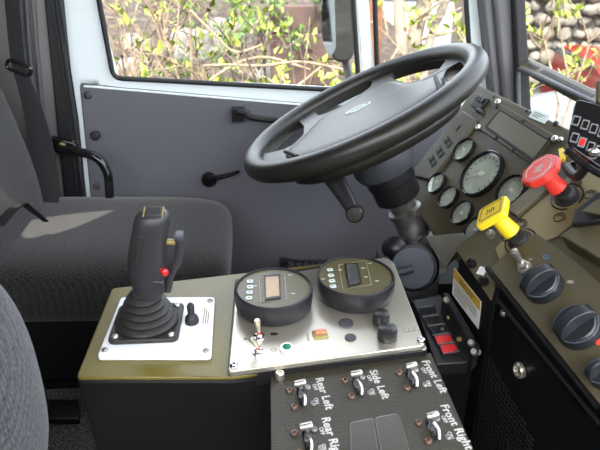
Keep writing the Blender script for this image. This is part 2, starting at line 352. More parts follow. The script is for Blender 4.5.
bm = NB(); ribbon(bm, [ony(24, 78, 1.37), ony(38, 115, 1.36), ony(50, 160, 1.34), ony(57, 220, 1.32)], [.02, .024, .028, .028]); obj('webbing', bm, M['web'], sb)
bm = NB(); ribbon(bm, [dep(46, 222, 1.16), dep(30, 209, 1.13), dep(20, 204, 1.12), dep(-2, 226, 1.10)], [.012, .018, .02, .024]); obj('buckle_strap', bm, M['black'], sb)
f = Frame(ony(19, 68, 1.355), (.1, -1, .1), (0, 0, 1)).rot(-25); bm = NB(); tube(bm, [p for p in rrect(f, .05, .02, .008)], .004, 8, closed=True); obj('guide_loop', bm, M['gloss'], sb)
# bracket + grab bar on pillar
gb = thing('grab_bar', ony(62, 148, 1.38), 'black bent tube grab bar bolted to the pillar behind the driver cushion', 'handle')
bm = NB(); poly(bm, roundpoly([ony(48, 137, 1.37), ony(75, 143, 1.37), ony(80, 156, 1.37), ony(52, 152, 1.37)], .01), (0, .02, 0)); obj('bracket', bm, M['gloss'], gb, .003)
bm = NB(); tube(bm, smooth_path([ony(58, 149, 1.36), ony(80, 152, 1.345), ony(97, 158, 1.335), ony(106, 170, 1.33), ony(109, 184, 1.325), ony(110, 215, 1.32)], 8), .0105, 14); obj('bar', bm, M['gloss'], gb)
f = Frame(ony(62, 146, 1.368), (0, -1, 0), (0, 0, 1)); o = screw(f, .009, gb, M['brass'], 'bolt')

# ================================================================== STEERING WHEEL
wc = V((.184, 1.079, .790)); wn = V((-.483, .085, 1)).normalized()
W = Frame(wc, wn, (0, 1, 0)); W.v = (V((0, 1, 0)) - wn * wn.y).normalized(); W.u = W.v.cross(wn).normalized()
sw = thing('steering_wheel', wc, 'large black steering wheel with a padded centre and four spokes', 'steering wheel')
R = .2205
bm = NB(); tube(bm, [W.w(R * math.cos(2 * PI * i / 96), R * math.sin(2 * PI * i / 96), .004) for i in range(96)], .0195, 18, closed=True); obj('rim', bm, M['wheel'], sw, sharp=70)
def plate(bm, outer, holes, h0, h1):
    """flat dished spoke plate with real openings"""
    loops = [outer] + holes; dish = lambda a, b: -.012 * max(0, 1 - math.hypot(a, b) / .2)
    lo = []; hi = []
    for L in loops:
        lo.append([bm.verts.new(W.w(a, b, h0 + dish(a, b))) for a, b in L]); hi.append([bm.verts.new(W.w(a, b, h1 + dish(a, b))) for a, b in L])
    fl = sum(lo, []); fh = sum(hi, [])
    for t in tessellate_polygon([[V((a, b, 0)) for a, b in L] for L in loops]): bm.faces.new([fh[i] for i in t]); bm.faces.new([fl[i] for i in reversed(t)])
    for A_, B_ in zip(lo, hi):
        n = len(A_)
        for i in range(n): bm.faces.new((A_[i], A_[(i + 1) % n], B_[(i + 1) % n], B_[i]))
rp2 = lambda L, r: [(p.x, p.y) for p in roundpoly([V((a, b, 0)) for a, b in L], r, 5)]
def arc(r, a0, a1, n=8): return [(r * math.cos(math.radians(a0 + (a1 - a0) * k / n)), r * math.sin(math.radians(a0 + (a1 - a0) * k / n))) for k in range(n + 1)]
holes = [rp2(arc(.198, 128, 174) + [(-.188, .010), (-.147, -.012), (-.116, .040), (-.112, .10)], .012), rp2(arc(.198, 74, 116) + [(-.078, .125), (-.058, .116), (-.015, .118), (.045, .150)], .010),
         rp2(arc(.198, 18, 62) + [(.088, .135), (.103, .05), (.120, .028), (.155, .012)], .010), rp2(arc(.198, -26, 1) + [(.170, -.002), (.145, -.06), (.150, -.085)], .008)]
bm = NB(); plate(bm, arc(.21, 0, 356, 89), holes, -.014, .003); obj('spoke_plate', bm, M['wheel'], sw, .004, sharp=50)
# pad: domed shield outline
out = [(-.158, -.066), (-.120, -.022), (-.100, .014), (-.078, .058), (-.058, .068), (-.015, .070), (.04, .098), (.075, .098), (.09, .066), (.100, .0), (.118, -.026), (.150, -.048), (.146, -.09), (.128, -.13), (.06, -.168), (0, -.180), (-.06, -.168), (-.125, -.135), (-.148, -.10)]
o3 = roundpoly([V((a, b, 0)) for a, b in out], .03, 4)
bm = NB(); rings = []
for k, (sc, h) in enumerate([(.93, -.03), (1.0, -.012), (1.0, .001), (.99, .006), (.965, .0085), (.85, .010), (.6, .0115), (.3, .012), (.08, .012)]):
    rings.append([bm.verts.new(W.w(p.x * sc, p.y * sc, h)) for p in o3])
n = len(o3)
for A, B in zip(rings, rings[1:]):
    for i in range(n): bm.faces.new((A[i], A[(i + 1) % n], B[(i + 1) % n], B[i]))
bm.faces.new(rings[0][::-1]); bm.faces.new(rings[-1]); pad = obj('centre_pad', bm, M['pad'], sw, sharp=60)
for aa, bb in (((.140, -.050), (.124, -.150)), ((-.152, -.062), (-.130, -.125))):
    bm = NB(); pts = []
    for k in range(9):
        t = k / 8; pts.append(W.w(aa[0] + (bb[0] - aa[0]) * t, aa[1] + (bb[1] - aa[1]) * t, .0115 - .004 * abs(t - .45)))
    tube(bm, pts, .0035, 8); obj('pad_seam', bm, M['rubber'], pad)
# emblem: small oval badge
bm = NB(); tube(bm, [W.w(.024 * math.cos(2 * PI * i / 40) - .002, .011 * math.sin(2 * PI * i / 40) - .020, .0126) for i in range(40)], .0014, 8, closed=True)
tube(bm, [W.w(-.018, -.022, .0126), W.w(.014, -.018, .0126)], .001, 6); obj('emblem', bm, M['sticker'], pad)
# underside bowl
WU = Frame(W.w(0, -.075, 0), wn, (0, 1, 0)); WU.u, WU.v = W.u, W.v
bm = NB(); lathe(bm, WU, [(.118, -.010), (.126, -.024), (.122, -.040), (.09, -.052), (.05, -.062)], 48, 1.3, .98); obj('hub_underside', bm, M['wheel'], sw, sharp=60)
# ---- column
col = thing('steering_column', wc - wn * .35, 'steering column with grey shroud, bare metal tube and round pivot disc', 'steering column')
K = Frame(wc, wn, (0, 1, 0)); K.u, K.v = W.u, W.v
bm = NB(); lathe(bm, K, [(.05, -.062), (.060, -.075), (.062, -.115), (.056, -.128)], 32, 1.0, .95); obj('shroud', bm, M['shroud'], col)
bm = NB(); lathe(bm, K, [(.047, -.120), (.048, -.15), (.045, -.153), (.045, -.185), (.041, -.19)], 32); obj('lower_shroud', bm, M['black'], col)
bm = NB(); lathe(bm, K, [(.026, -.185), (.026, -.215), (.034, -.217), (.034, -.225), (.03, -.227), (.031, -.30), (.038, -.31), (.038, -.37)], 28); obj('column_tube', bm, M['steel'], col)
pc = dep(413, 268, 1.09); Dn = V((-.35, -.85, .35)).normalized(); Df = Frame(pc, Dn, (0, 0, 1))
bm = NB(); lathe(bm, Df, [(.036, -.07), (.043, -.055), (.045, -.012), (.042, -.006)], 40); obj('pivot_housing', bm, M['black'], col)
bm = NB(); lathe(bm, Df, [(.039, -.012), (.039, .002), (.037, .004), (.0001, .004)], 40); obj('pivot_disc', bm, M['blue'], col)
bm = NB(); tube(bm, [Df.w(0, 0, .008), Df.w(-.018, -.008, .014), Df.w(-.04, -.013, .018)], .0075, 12); obj('tilt_lever', bm, M['shroud'], col)
bm = NB(); f = Frame(dep(392, 250, 1.1), (-.5, -.8, .3), (0, 0, 1)); lathe(bm, f, [(.022, -.04), (.024, -.012), (.018, -.004), (.010, .0), (.0001, .002)], 24); obj('casting_boss', bm, M['black'], col)
bm = NB(); poly(bm, [dep(425, 235, 1.12), dep(440, 262, 1.12), dep(436, 330, 1.12), dep(396, 330, 1.12), dep(392, 265, 1.12)], FW * .05); obj('mounting_bracket', bm, M['black'], col, .004)
bm = NB(); poly(bm, [dep(426, 236, 1.0), dep(462, 233, .97), dep(478, 240, .95), dep(456, 252, .93), dep(446, 268, .95)], V((0, .002, -.004))); obj('steel_gusset', bm, M['alu'], col, .001)
bm = NB(); wbox(bm, .24, .40, .98, 1.12, .0, .47); obj('column_base', bm, M['black'], col)
# combination stalk
bm = NB(); tube(bm, smooth_path([dep(334, 178, 1.05), dep(345, 196, 1.035), dep(355, 213, 1.02)], 5), [.020 - .0009 * i for i in range(11)], 12, flat=.75); st = obj('stalk', bm, M['black'], col)
f = Frame(dep(355, 214, 1.015), (-.35, -.9, .25), (0, 0, 1)); bm = NB(); lathe(bm, f, [(.010, -.018), (.0145, -.014), (.015, .004), (.012, .008), (.0001, .0085)], 24); obj('stalk_end', bm, M['wheel'], st)

# ================================================================== INSTRUMENT PANEL
A = Frame(dep(484, 175, 1.08), (-.785, -.133, .603), (0, 0, 1))
ip = thing('instrument_panel', A.hit(478, 175) - V((0, 0, .2)), 'olive black instrument panel with round gauges in front of the steering wheel', 'dashboard')
bm = NB(); poly(bm, roundpoly([A.hit(*p) for p in [(477, 84), (573, 131), (640, 168), (600, 300), (470, 275), (443, 245), (400, 190)]], .008), -A.n * .05); obj('fascia', bm, M['olive'], ip, .003)
# strip with slots
bm = NB(); poly(bm, roundpoly([A.hit(*p, .008) for p in [(462, 110), (476, 119), (474, 125), (430, 180), (408, 175)]], .006), -A.n * .02); sp = obj('switch_strip', bm, M['olive'], ip, .003)
for q in ((448, 142), (440, 152), (432.5, 161)):
    f = A.at(*q, .0085).rot(-14)
    for dx in (-.0085, .0085):
        bm = NB(); fbox(bm, f, dx - .007, dx + .007, -.0075, .0075, -.003, .0012); obj('slot_cover', bm, M['rubber'], sp, .001)
        bm = NB(); fbox(bm, f, dx - .004, dx + .002, -.001, .0015, .0015, .002); obj('slot_rib', bm, M['olive2'], sp)
bm = NB(); f = A.at(458, 128, .0085); fbox(bm, f, -.002, .002, -.007, .007, -.002, .001); obj('slot', bm, M['rubber'], sp)
# rocker top left
f = A.at(480, 104, .001); bm = NB(); fbox(bm, f, -.018, .018, -.012, .016, -.004, .005); rk = obj('rocker_switch', bm, M['black'], ip, .002)
for i in range(3):
    bm = NB(); fbox(bm, f, -.014 + i * .01, -.007 + i * .01, .002, .012, .005, .009); obj('rocker', bm, M['gloss'], rk, .001)
bm = NB(); lathe(bm, f.at(480, 112, .003), [(.008, 0), (.008, .006), (.004, .009), (.0001, .01)], 16, 1, .6); obj('rocker_cap', bm, M['shroud'], rk)
# recessed blank panel
Q = [(499, 103), (555, 136), (534, 166), (477, 128)]
bm = NB(); pts = [A.hit(*p, .001) for p in Q]; poly(bm, roundpoly(pts, .005), A.n * .004); bl = obj('blank_panel', bm, M['olive'], ip, .0015)
bm = NB(); pts = [A.hit(*p, .0055) for p in [(500, 111), (548, 141), (533, 159), (488, 127)]]; poly(bm, roundpoly(pts, .003), A.n * .0012); obj('panel_inset', bm, M['olive2'], bl, .0006)
bm = NB(); tube(bm, roundpoly([A.hit(*p, .0055) for p in [(500, 109.5), (550.5, 141), (533.5, 161.5), (485.5, 127)]], .003), .0014, 6, closed=True); obj('inset_groove', bm, M['rubber'], bl)
for q, m_, r_ in (((498, 102), 'zinc', .006), ((478.5, 127.5), 'zinc', .006), ((555, 139), 'zinc', .006), ((561, 140), 'chrome', .005), ((524, 121), 'rubber', .004), ((514, 150), 'rubber', .004), ((497, 138), 'rubber', .004), ((534, 163), 'rubber', .004), ((498, 107), 'rubber', .005), ((551, 139), 'rubber', .005), ((494, 97), 'rubber', .003), ((527, 111), 'rubber', .003), ((556, 124), 'rubber', .005)):
    screw(A.at(*q, .004), r_, ip, M[m_])
f = A.at(539.5, 116.5, .0005).rot(2); bm = NB(); fbox(bm, f, -.023, .023, -.008, .008, 0, .0008); lb = obj('sticker', bm, M['sticker'], ip)
bm = NB()
for i in range(3): fbox(bm, f, -.017, .012 - .006 * i, .003 - i * .0035, .0045 - i * .0035, .0008, .0011)
obj('sticker_print', bm, M['ltr2'], lb)
def gauge(q, r, ang, mark):
    f = A.at(*q, 0)
    bm = NB(); lathe(bm, f, [(r * .98, -.002), (r, .005), (r * .98, .0085), (r * .94, .0095), (r * .88, .0085), (r * .86, .005)], 48, cap=False); g = obj('gauge', bm, M['gloss'], ip)
    bm = NB(); lathe(bm, f, [(r * .86, .001), (r * .86, .004)], 48); obj('dial_face', bm, M['dial'], g)
    bm = NB()
    for k in range(mark):
        t = math.radians(-135 + 270 * k / (mark - 1) + 90); c, s_ = math.cos(t), math.sin(t); w_ = r * .02
        p = [f.w(c * r * .66 - s_ * w_, s_ * r * .66 + c * w_, .0043), f.w(c * r * .66 + s_ * w_, s_ * r * .66 - c * w_, .0043), f.w(c * r * .78 + s_ * w_, s_ * r * .78 - c * w_, .0043), f.w(c * r * .78 - s_ * w_, s_ * r * .78 + c * w_, .0043)]
        poly(bm, p, f.n * .0003)
    obj('dial_marks', bm, M['dark'], g)
    t = math.radians(ang); bm = NB(); tube(bm, [f.w(-r * .15 * math.cos(t), -r * .15 * math.sin(t), .006), f.w(r * .62 * math.cos(t), r * .62 * math.sin(t), .006)], [r * .035, r * .012], 6); lathe(bm, f, [(r * .1, .004), (r * .1, .007), (r * .05, .008)], 14); obj('needle', bm, M['needle'], g)
    bm = NB(); lathe(bm, f, [(r * .89, .0074), (r * .89, .0079)], 40); obj('gauge_glass', bm, M['clear'], g)
gauge((483, 175), .0475, 220, 15)
for q, r in (((465.5, 151), .0255), ((438, 184.5), .0235), ((450, 198.5), .0235), ((463.5, 214), .0245), ((477, 231), .0245), ((513, 192), .030)): gauge(q, r, random.uniform(100, 250), 9)
# ================================================================== VALVE / SWITCH CABINET
B = Frame(dep(520, 243, .8), (-.61, -.2, .76), (0, 0, 1))
vc = thing('switch_cabinet', B.hit(560, 330) - V((0, 0, .5)), 'black centre dash cabinet with mesh side, lock and olive switch top on the right', 'dashboard')
base = [(455, 249), (497, 215), (548, 172), (585, 140), (660, 120), (760, 330), (700, 560), (603, 413), (495, 283), (490, 300)]
bm = NB(); P3 = [B.hit(*p) for p in base]; top_n = B.n * .006
poly(bm, [p - B.n * .006 for p in P3], B.n * .006); obj('top_plate', bm, M['olive'], vc, .0015)
lo = [p - B.n * .0065 + V((.004, 0, 0)) for p in P3]
bm = NB(); vt = [bm.verts.new(p) for p in lo]; vb = [bm.verts.new(V((p.x + .0, p.y, .22))) for p in lo]; n = len(lo)
bm.faces.new(vt); bm.faces.new(vb[::-1])
for i in range(n): bm.faces.new((vt[i], vb[i], vb[(i + 1) % n], vt[(i + 1) % n]))
obj('body', bm, M['cbox'], vc, .002)
e0, e1 = lo[0], lo[9]; e2 = lo[7]
def side(a, b): 
    d = (b - a); d.z = 0; nn = V((d.y, -d.x, 0)).normalized()
    if nn.x > 0: nn = -nn
    return Frame(a, nn, (0, 0, 1))
S1 = side(e0, e1); S2 = side(lo[8], e2)
# trim lines along the near edge
bm = NB(); tube(bm, [B.hit(494, 296, -.012), B.hit(600, 424, -.012)], .0028, 8); obj('edge_trim', bm, M['black'], vc)
# warning label
LQ = [(454, 268), (481, 302), (478, 329), (452, 294)]
lp = [S1.hit(*p, .0012) for p in LQ]; bm = NB(); poly(bm, lp, -S1.n * .0008); wl = obj('warning_label', bm, M['lab'], vc)
wl['label'] = 'white printed label with a gold header band'
mid = lambda a, b, t: a * (1 - t) + b * t
bm = NB(); poly(bm, [lp[0] + S1.n * .0006, lp[1] + S1.n * .0006, mid(lp[1], lp[2], .33) + S1.n * .0006, mid(lp[0], lp[3], .33) + S1.n * .0006], -S1.n * .0005); obj('header_band', bm, M['gold'], wl)
bm = NB()
for k in range(6):
    t0 = .42 + k * .085; a = mid(lp[0], lp[3], t0); b = mid(lp[1], lp[2], t0); e = .9 if k < 4 else .55
    poly(bm, [mid(a, b, .08) + S1.n * .0006, mid(a, b, e) + S1.n * .0006, mid(a, b, e) + S1.n * .0006 - V((0, 0, .0011)), mid(a, b, .08) + S1.n * .0006 - V((0, 0, .0011))], -S1.n * .0004)
obj('label_print', bm, M['ltr2'], wl)
f = Frame((mid(mid(lp[0], lp[3], .17), mid(lp[1], lp[2], .17), .5)) + S1.n * .0006, S1.n, (0, 0, 1)); dd = (lp[1] - lp[0]).normalized(); f.u = dd; f.v = f.n.cross(f.u)
bm = NB(); fbox(bm, f, -.026, .024, .0012, .0026, 0, .0003); fbox(bm, f, -.022, .018, -.0026, -.0012, 0, .0003); obj('header_print', bm, M['dark'], wl)
# mesh grille on side
gq = [(491, 350), (520, 395), (560, 470), (500, 470), (478, 420)]
gp = [S2.hit(*p, .001) for p in [(488, 352), (548, 448), (570, 500), (478, 500), (480, 400)]]
bm = NB()
o_ = S2.hit(490, 355, .0015); fr = Frame(o_, S2.n, (0, 0, 1)); 
dv = (S2.hit(548, 450, .0015) - o_).normalized()
ux = S2.n.cross(V((0, 0, 1))).normalized()
if (S2.hit(560, 420) - S2.hit(500, 420)).dot(ux) < 0: ux = -ux
for i in range(15):
    a = i * .008; top = o_ + ux * a + V((0, 0, -.35 * a)); tube(bm, [top, top - V((0, 0, .17))], .0007, 4)
for j in range(22):
    h = .003 + j * .008; p = o_ + V((0, 0, -h)); a0 = 0; tube(bm, [p, p + ux * min(.118, h * 2.8)], .0007, 4)
obj('mesh_grille', bm, M['pillar2'], vc)
f = Frame(S2.hit(521, 370, .001), S2.n, (0, 0, 1)); bm = NB(); lathe(bm, f, [(.0105, 0), (.0105, .004), (.009, .006), (.0068, .0062), (.006, .003), (.0001, .003)], 32); lk = obj('key_lock', bm, M['alu'], vc)
bm = NB(); fbox(bm, f, -.001, .001, -.004, .004, .003, .0036); obj('keyway', bm, M['rubber'], lk)
for q in ((496, 301), (504, 313)):
    f = Frame(S2.hit(*q, .003), S2.n, (0, 0, 1)); screw(f, .005, vc, M['zinc'])
# valve plates
bm = NB(); poly(bm, [B.hit(*p, .0) for p in [(526, 215), (580, 168), (620, 186), (560, 236), (500, 262), (496, 250)]], B.n * .0035); vp = obj('valve_plate', bm, M['tan'], vc, .001)
bm = NB(); poly(bm, [B.hit(*p, 0) for p in [(508, 212), (547, 181), (556, 187), (519, 219)]], B.n * .009); obj('spacer_bar', bm, M['olive2'], vc, .001)
# screws / washers with hooks around valves
for q, r_, m_ in (((473, 265), .007, 'gloss'), ((485, 283), .007, 'gloss'), ((492, 236), .007, 'zinc'), ((575, 168), .008, 'gloss'), ((576, 268), .007, 'gloss'), ((566, 156), .004, 'zinc')):
    f = B.at(*q, 0); bm = NB(); lathe(bm, f, [(r_ * .9, 0), (r_, .002), (r_, .004), (r_ * .75, .009), (r_ * .4, .0095), (r_ * .35, .005)], 8); obj('bolt', bm, M[m_], vc)
def spiral(q, r):
    f = B.at(*q, .0036); bm = NB(); tube(bm, [f.w(r * (1 - .55 * k / 22) * math.cos(k * .42), r * (1 - .55 * k / 22) * math.sin(k * .42), .0005) for k in range(23)], .0008, 5); obj('port_marking', bm, M['rubber'], vc)
for q in ((575, 184), (590, 195), (559, 218), (507, 238), (521, 224)): spiral(q, .0085)
bm = NB(); f = B.at(482, 271, 0); fbox(bm, f.rot(20), -.006, .006, -.006, .006, 0, .0008); obj('sticker', bm, M['lab'], vc)
bm = NB(); f = B.at(590, 203, .0036); fbox(bm, f.rot(40), -.005, .005, -.0025, .0025, 0, .002); obj('yellow_tag', bm, M['yellow'], vc)
bm = NB(); f = B.at(563, 157, .003); fbox(bm, f.rot(50), -.003, .003, -.01, .012, 0, .006); obj('yellow_tag', bm, M['yellow'], vc)
# raised rotary plate
RP = [(490, 268), (523, 238), (536, 233), (578, 262), (650, 330), (640, 440), (600, 405)]
bm = NB(); poly(bm, roundpoly([B.hit(*p, .012) for p in RP], .004), -B.n * .011); rp = obj('switch_plate', bm, M['olive'], vc, .002)
bm = NB(); tube(bm, [B.hit(487, 268, .004), B.hit(598, 407, .004)], .0035, 8); obj('plate_edge', bm, M['black'], rp)
BR = Frame(B.o + B.n * .012, B.n, B.v)
def marks(q, n_, w, h, m_, par, rot=0, dx=0):
    f = BR.at(*q).rot(rot); bm = NB()
    for k in range(n_): fbox(bm, f, -w / 2, w / 2 * (.6 + .4 * ((k * 7) % 3) / 2), -k * h * 1.8, -k * h * 1.8 + h, 0, .0003)
    obj('panel_marking', bm, m_, par)
marks((571, 281), 4, .008, .0006, M['podprint'], rp, 30); marks((531, 259), 2, .005, .0007, M['podprint'], rp, 40)
bm = NB(); f = BR.at(546, 257); tube(bm, [f.w(.004 * math.cos(k * PI / 8), .0022 * math.sin(k * PI / 8), .0003) for k in range(16)], .0005, 5, closed=True); obj('lamp_symbol', bm, mat('blue_print', (.05, .2, .5), .5), rp)
bm = NB(); lathe(bm, BR.at(599, 342), [(.0035, 0), (.0035, .002), (.0001, .003)], 12); obj('indicator_led', bm, M['led'], rp)
# chrome toggle
f = BR.at(525, 268); bm = NB(); lathe(bm, f, [(.009, 0), (.009, .003), (.006, .004), (.006, .011), (.004, .012)], 12); tg = obj('toggle_switch', bm, M['zinc'], vc)
f2 = Frame(f.o, (B.n + V((-.05, .12, .12))).normalized(), B.v); bm = NB(); lathe(bm, f2, [(.0028, .008), (.0036, .02), (.0052, .028), (.0048, .033), (.0001, .036)], 16); obj('toggle_lever', bm, M['zinc'], tg)
# rotary knobs
def rotary(q, r, ang, lab):
    f = BR.at(*q); t = thing('rotary_knob', f.o, lab, 'knob', 'rotary knobs on the dash cabinet')
    bm = NB(); lathe(bm, f, [(r * 1.02, .0005), (r * 1.02, .004), (r * .98, .010), (r * .92, .0145), (r * .82, .0165), (.0001, .0165)], 40); obj('knob_base', bm, M['knob'], t)
    g = f.rot(ang); bm = NB(); n = 14; rg = []
    for k in range(n):
        a = -r * .97 + 1.94 * r * k / (n - 1); hh = .016 + .016 * math.sqrt(max(0, 1 - (a / (r * 1.0)) ** 2)); wd = r * (.30 + .10 * abs(a / r))
        rg.append([bm.verts.new(g.w(a, -wd, .017)), bm.verts.new(g.w(a, wd, .017)), bm.verts.new(g.w(a, wd * .75, hh)), bm.verts.new(g.w(a, -wd * .75, hh))])
    for X, Y in zip(rg, rg[1:]):
        for i in range(4): bm.faces.new((X[i], X[(i + 1) % 4], Y[(i + 1) % 4], Y[i]))
    bm.faces.new(rg[0][::-1]); bm.faces.new(rg[-1]); obj('grip_bar', bm, M['knob'], t, .0012)
    bm = NB(); tube(bm, [f.w(r * .95 * math.cos(k * PI / 20), r * .95 * math.sin(k * PI / 20), .0145) for k in range(41)], .0009, 5, closed=False); obj('rim_highlight_ring', bm, M['blue'], t)
rotary((544, 287), .0235, 82, 'round black rotary knob next to the small chrome toggle')
rotary((580, 330), .0245, 82, 'round black rotary knob on the right frame edge beside the red light')
rotary((604, 377), .014, 82, 'small black knob cut off by the right edge below the rotary knobs')
# valve knobs
def valve(q, hd, kind, mt, lab):
    base = B.at(*q, .0037); top = hd
    ax = (top - base.o); L = ax.length; f = Frame(base.o, ax, B.v)
    t = thing('brake_valve_knob', base.o, lab, 'valve knob', None)
    bm = NB(); lathe(bm, base, [(.0165, 0), (.0165, .003), (.0125, .0035), (.0125, .010), (.0105, .013), (.007, .014)], 28); obj('collar', bm, M['rubber'], t)
    bm = NB(); tube(bm, [base.w(.021 * math.cos(k * .24), .021 * math.sin(k * .24), .0012) for k in range(24)], .001, 6); obj('collar_clip', bm, M['gloss'], t)
    bm = NB(); lathe(bm, f, [(.0065, .004), (.0065, L * .35)], 16); obj('shaft', bm, M['rubber'], t)
    bm = NB(); lathe(bm, f, [(.0115, L * .30), (.0125, L * .33), (.0105, L * .8), (.013, L * .93)], 24); obj('stem', bm, mt, t)
    k = 8 if kind == 'oct' else 4; r = .0275 if kind == 'oct' else .031
    g = Frame(top, (ax.normalized() + V((-.05, -.1, .12))).normalized(), B.v).rot(22.5 if kind == 'oct' else 8)
    pts = [g.w(r * math.cos(2 * PI * i / k), r * math.sin(2 * PI * i / k), -.006) for i in range(k)]
    bm = NB(); poly(bm, roundpoly(pts, .007 if k == 4 else .003), g.n * .011); hd_ = obj('knob_head', bm, mt, t, .002)
    bm = NB(); r2 = r * .72; tube(bm, roundpoly([g.w(r2 * math.cos(2 * PI * i / k), r2 * math.sin(2 * PI * i / k), .0052) for i in range(k)], .002), .0005, 5, closed=True)
    for j in range(4): fbox(bm, g.rot(-45 if k == 4 else 0), -.007 + (j % 2) * .003, .007 - (j % 2) * .002, -.006 + j * .0035, -.0045 + j * .0035, .005, .0054)
    obj('head_marking', bm, M['dark'] if k == 4 else M['ltr'], hd_)
valve((521, 242), B.hit(493, 213, .05), 'sq', M['yellow'], 'yellow diamond shaped push pull valve knob')
valve((567, 197), B.hit(541, 171, .05), 'oct', M['red'], 'red octagonal push pull valve knob')
# hand brake valve at right edge
hv = thing('hand_lever_valve', B.hit(600, 235, .0), 'dark hand lever valve block at the right edge beyond the rotary knobs', 'valve')
bm = NB(); poly(bm, roundpoly([B.hit(*p, .03) for p in [(559, 235), (585, 250), (640, 285), (670, 240), (620, 205), (580, 222)]], .004), -B.n * .03); obj('valve_block', bm, M['olive'], hv, .002)
bm = NB(); g0 = B.n; poly(bm, roundpoly([B.hit(*p, .033) for p in [(573, 229), (577, 214), (600, 196), (640, 190), (640, 215), (600, 226)]], .004), B.n * .010); obj('lever', bm, M['black'], hv, .003)
bm = NB(); poly(bm, roundpoly([B.hit(*p, .046) for p in [(582, 213), (600, 200), (630, 196), (630, 208), (600, 216)]], .004), B.n * .004); obj('lever_cap', bm, M['olive'], hv, .001)
# keypad
KP = Frame(dep(590, 135, .72), (-.33, -.72, .58), (0, 0, 1))
kp = thing('keypad_pendant', KP.o, 'gloss black keypad with rows of square buttons at the right edge', 'keypad')
bm = NB(); poly(bm, roundpoly([KP.hit(*p) for p in [(576, 98), (640, 116), (636, 190), (600, 168), (567, 145)]], .008), -KP.n * .018); obj('keypad_body', bm, M['gloss'], kp, .003)
for i, q in enumerate([(576, 121), (585, 125), (593.5, 129), (602, 133), (574.5, 138), (582, 142.5), (590.5, 147), (599, 151)]):
    f = KP.at(*q, .0004).rot(-10); bm = NB(); poly(bm, rrect(f, .0085, .0125, .001), f.n * .0014); b_ = obj('keypad_button', bm, M['keyb'], kp)
    bm = NB(); poly(bm, rrect(f, .0058, .0085, .001, .0014), f.n * .0005); obj('button_symbol', bm, M['gloss'] if i not in (5,) else M['redlamp'], b_)
bm = NB(); tube(bm, smooth_path([KP.hit(567, 150, .004), KP.hit(580, 161, .006), KP.hit(600, 174, .006), KP.hit(640, 190, .004)], 5), .0045, 10); obj('lower_rail', bm, M['gloss'], kp)
bm = NB(); lathe(bm, KP.at(594, 152, .006), [(.005, -.003), (.0055, .003), (.0035, .006), (.0001, .007)], 16, 1.2, .8); obj('thumb_screw', bm, M['zinc'], kp)
bm = NB(); poly(bm, [KP.hit(597, 80, -.01), KP.hit(640, 80, -.01), KP.hit(640, 108, -.01), KP.hit(597, 102, -.01)], -KP.n * .012); obj('mount_arm', bm, M['olive'], kp, .002)
bm = NB(); p0 = KP.hit(590, 160, -.018); tube(bm, smooth_path([p0, p0 + V((.0, .02, -.03)), B.hit(566, 166, .004)], 6), .006, 10); obj('keypad_stem', bm, M['rubber'], kp)
# lower windscreen bar and inner frame
wb = thing('windscreen_bar', onx(556, 78, .61), 'black slotted bar crossing the windscreen above the dash', 'bar')
a, b = onx(517, 58, .612), onx(605, 97, .612); b.z = a.z; b2 = a + (b - a) * 2.2
bm = NB(); f = Frame(a, (-.5, 0, .87), (0, 1, 0)); L = (b2 - a).length; fbox(bm, f, -.016, .016, -L, .02, -.018, 0); bar = obj('bar', bm, M['olive'], wb, .003)
for s0, s1 in ((-.12, -.07), (-.36, -.14), (-.52, -.40)): bm = NB(); fbox(bm, f, -.0045, .0045, s0, s1, -.001, .0008); obj('bar_slot', bm, M['rubber'], bar)
bm = NB(); tube(bm, roundpoly([onx(518, 67, .56), onx(640, 124, .56), onx(640, 220, .56), onx(522, 104, .56) - V((0, 0, .04))], .02), .005, 10, closed=True); obj('inner_frame', bm, M['shroud'], wb)

# ================================================================== CONSOLE
ZT = .62
cb = thing('console_box', (-.02, .68, .27), 'black coated metal console box standing between the two seats', 'console')
top = [onz(76, 377, ZT), onz(232, 377, ZT), onz(426, 345.5, ZT), onz(388, 256, ZT), onz(112, 288, ZT)]
bm = NB(); poly(bm, roundpoly(top, .006), (0, 0, -.006)); obj('top_plate', bm, M['ctop'], cb, .002)
inn = [V((p.x, p.y, ZT - .0065)) for p in top]
bm = NB(); vt = [bm.verts.new(p) for p in inn]; vb = [bm.verts.new(V((p.x * .93, p.y, .271))) for p in inn]; bm.faces.new(vt); bm.faces.new(vb[::-1])
for i in range(5): bm.faces.new((vt[i], vb[i], vb[(i + 1) % 5], vt[(i + 1) % 5]))
obj('body', bm, M['cbox'], cb, .004)
# ---- joystick
jp = [onz(97, 357, ZT + .006), onz(121, 297, ZT + .006), onz(215, 297, ZT + .006), onz(211, 357, ZT + .006)]
js = thing('joystick', onz(148, 326, ZT), 'dark grey joystick with ribbed boot on a white mounting plate', 'joystick')
bm = NB(); poly(bm, roundpoly(jp, .006), (0, 0, -.0055)); jpl = obj('mounting_plate', bm, M['plate'], js, .001)
for q in ((105, 350), (127, 301), (210, 301), (206, 351)): f = ground(onz(*q, ZT + .006)); o = screw(f, .004, jpl, M['steel'])
G = ground(onz(148, 325, ZT + .006)); G = Frame(G.o, G.n, (0, 1, 0))
bm = NB(); poly(bm, rrect(G, .088, .082, .008), (0, 0, .007)); obj('boot_flange', bm, M['boot'], js, .002)
for sx, sy in ((-1, -1), (1, -1), (-1, 1), (1, 1)): screw(Frame(G.w(sx * .035, sy * .033, .007), G.n, G.v), .0042, js, M['zinc'])
prof = []; 
for k in range(5):
    r = .040 - .0045 * k; h = .008 + .0085 * k; prof += [(r, h), (r + .001, h + .003), (r - .002, h + .006), (r - .0055, h + .0075)]
bm = NB(); lathe(bm, G, prof + [(.017, .052), (.014, .058)], 36); obj('boot', bm, M['boot'], js, sharp=50)
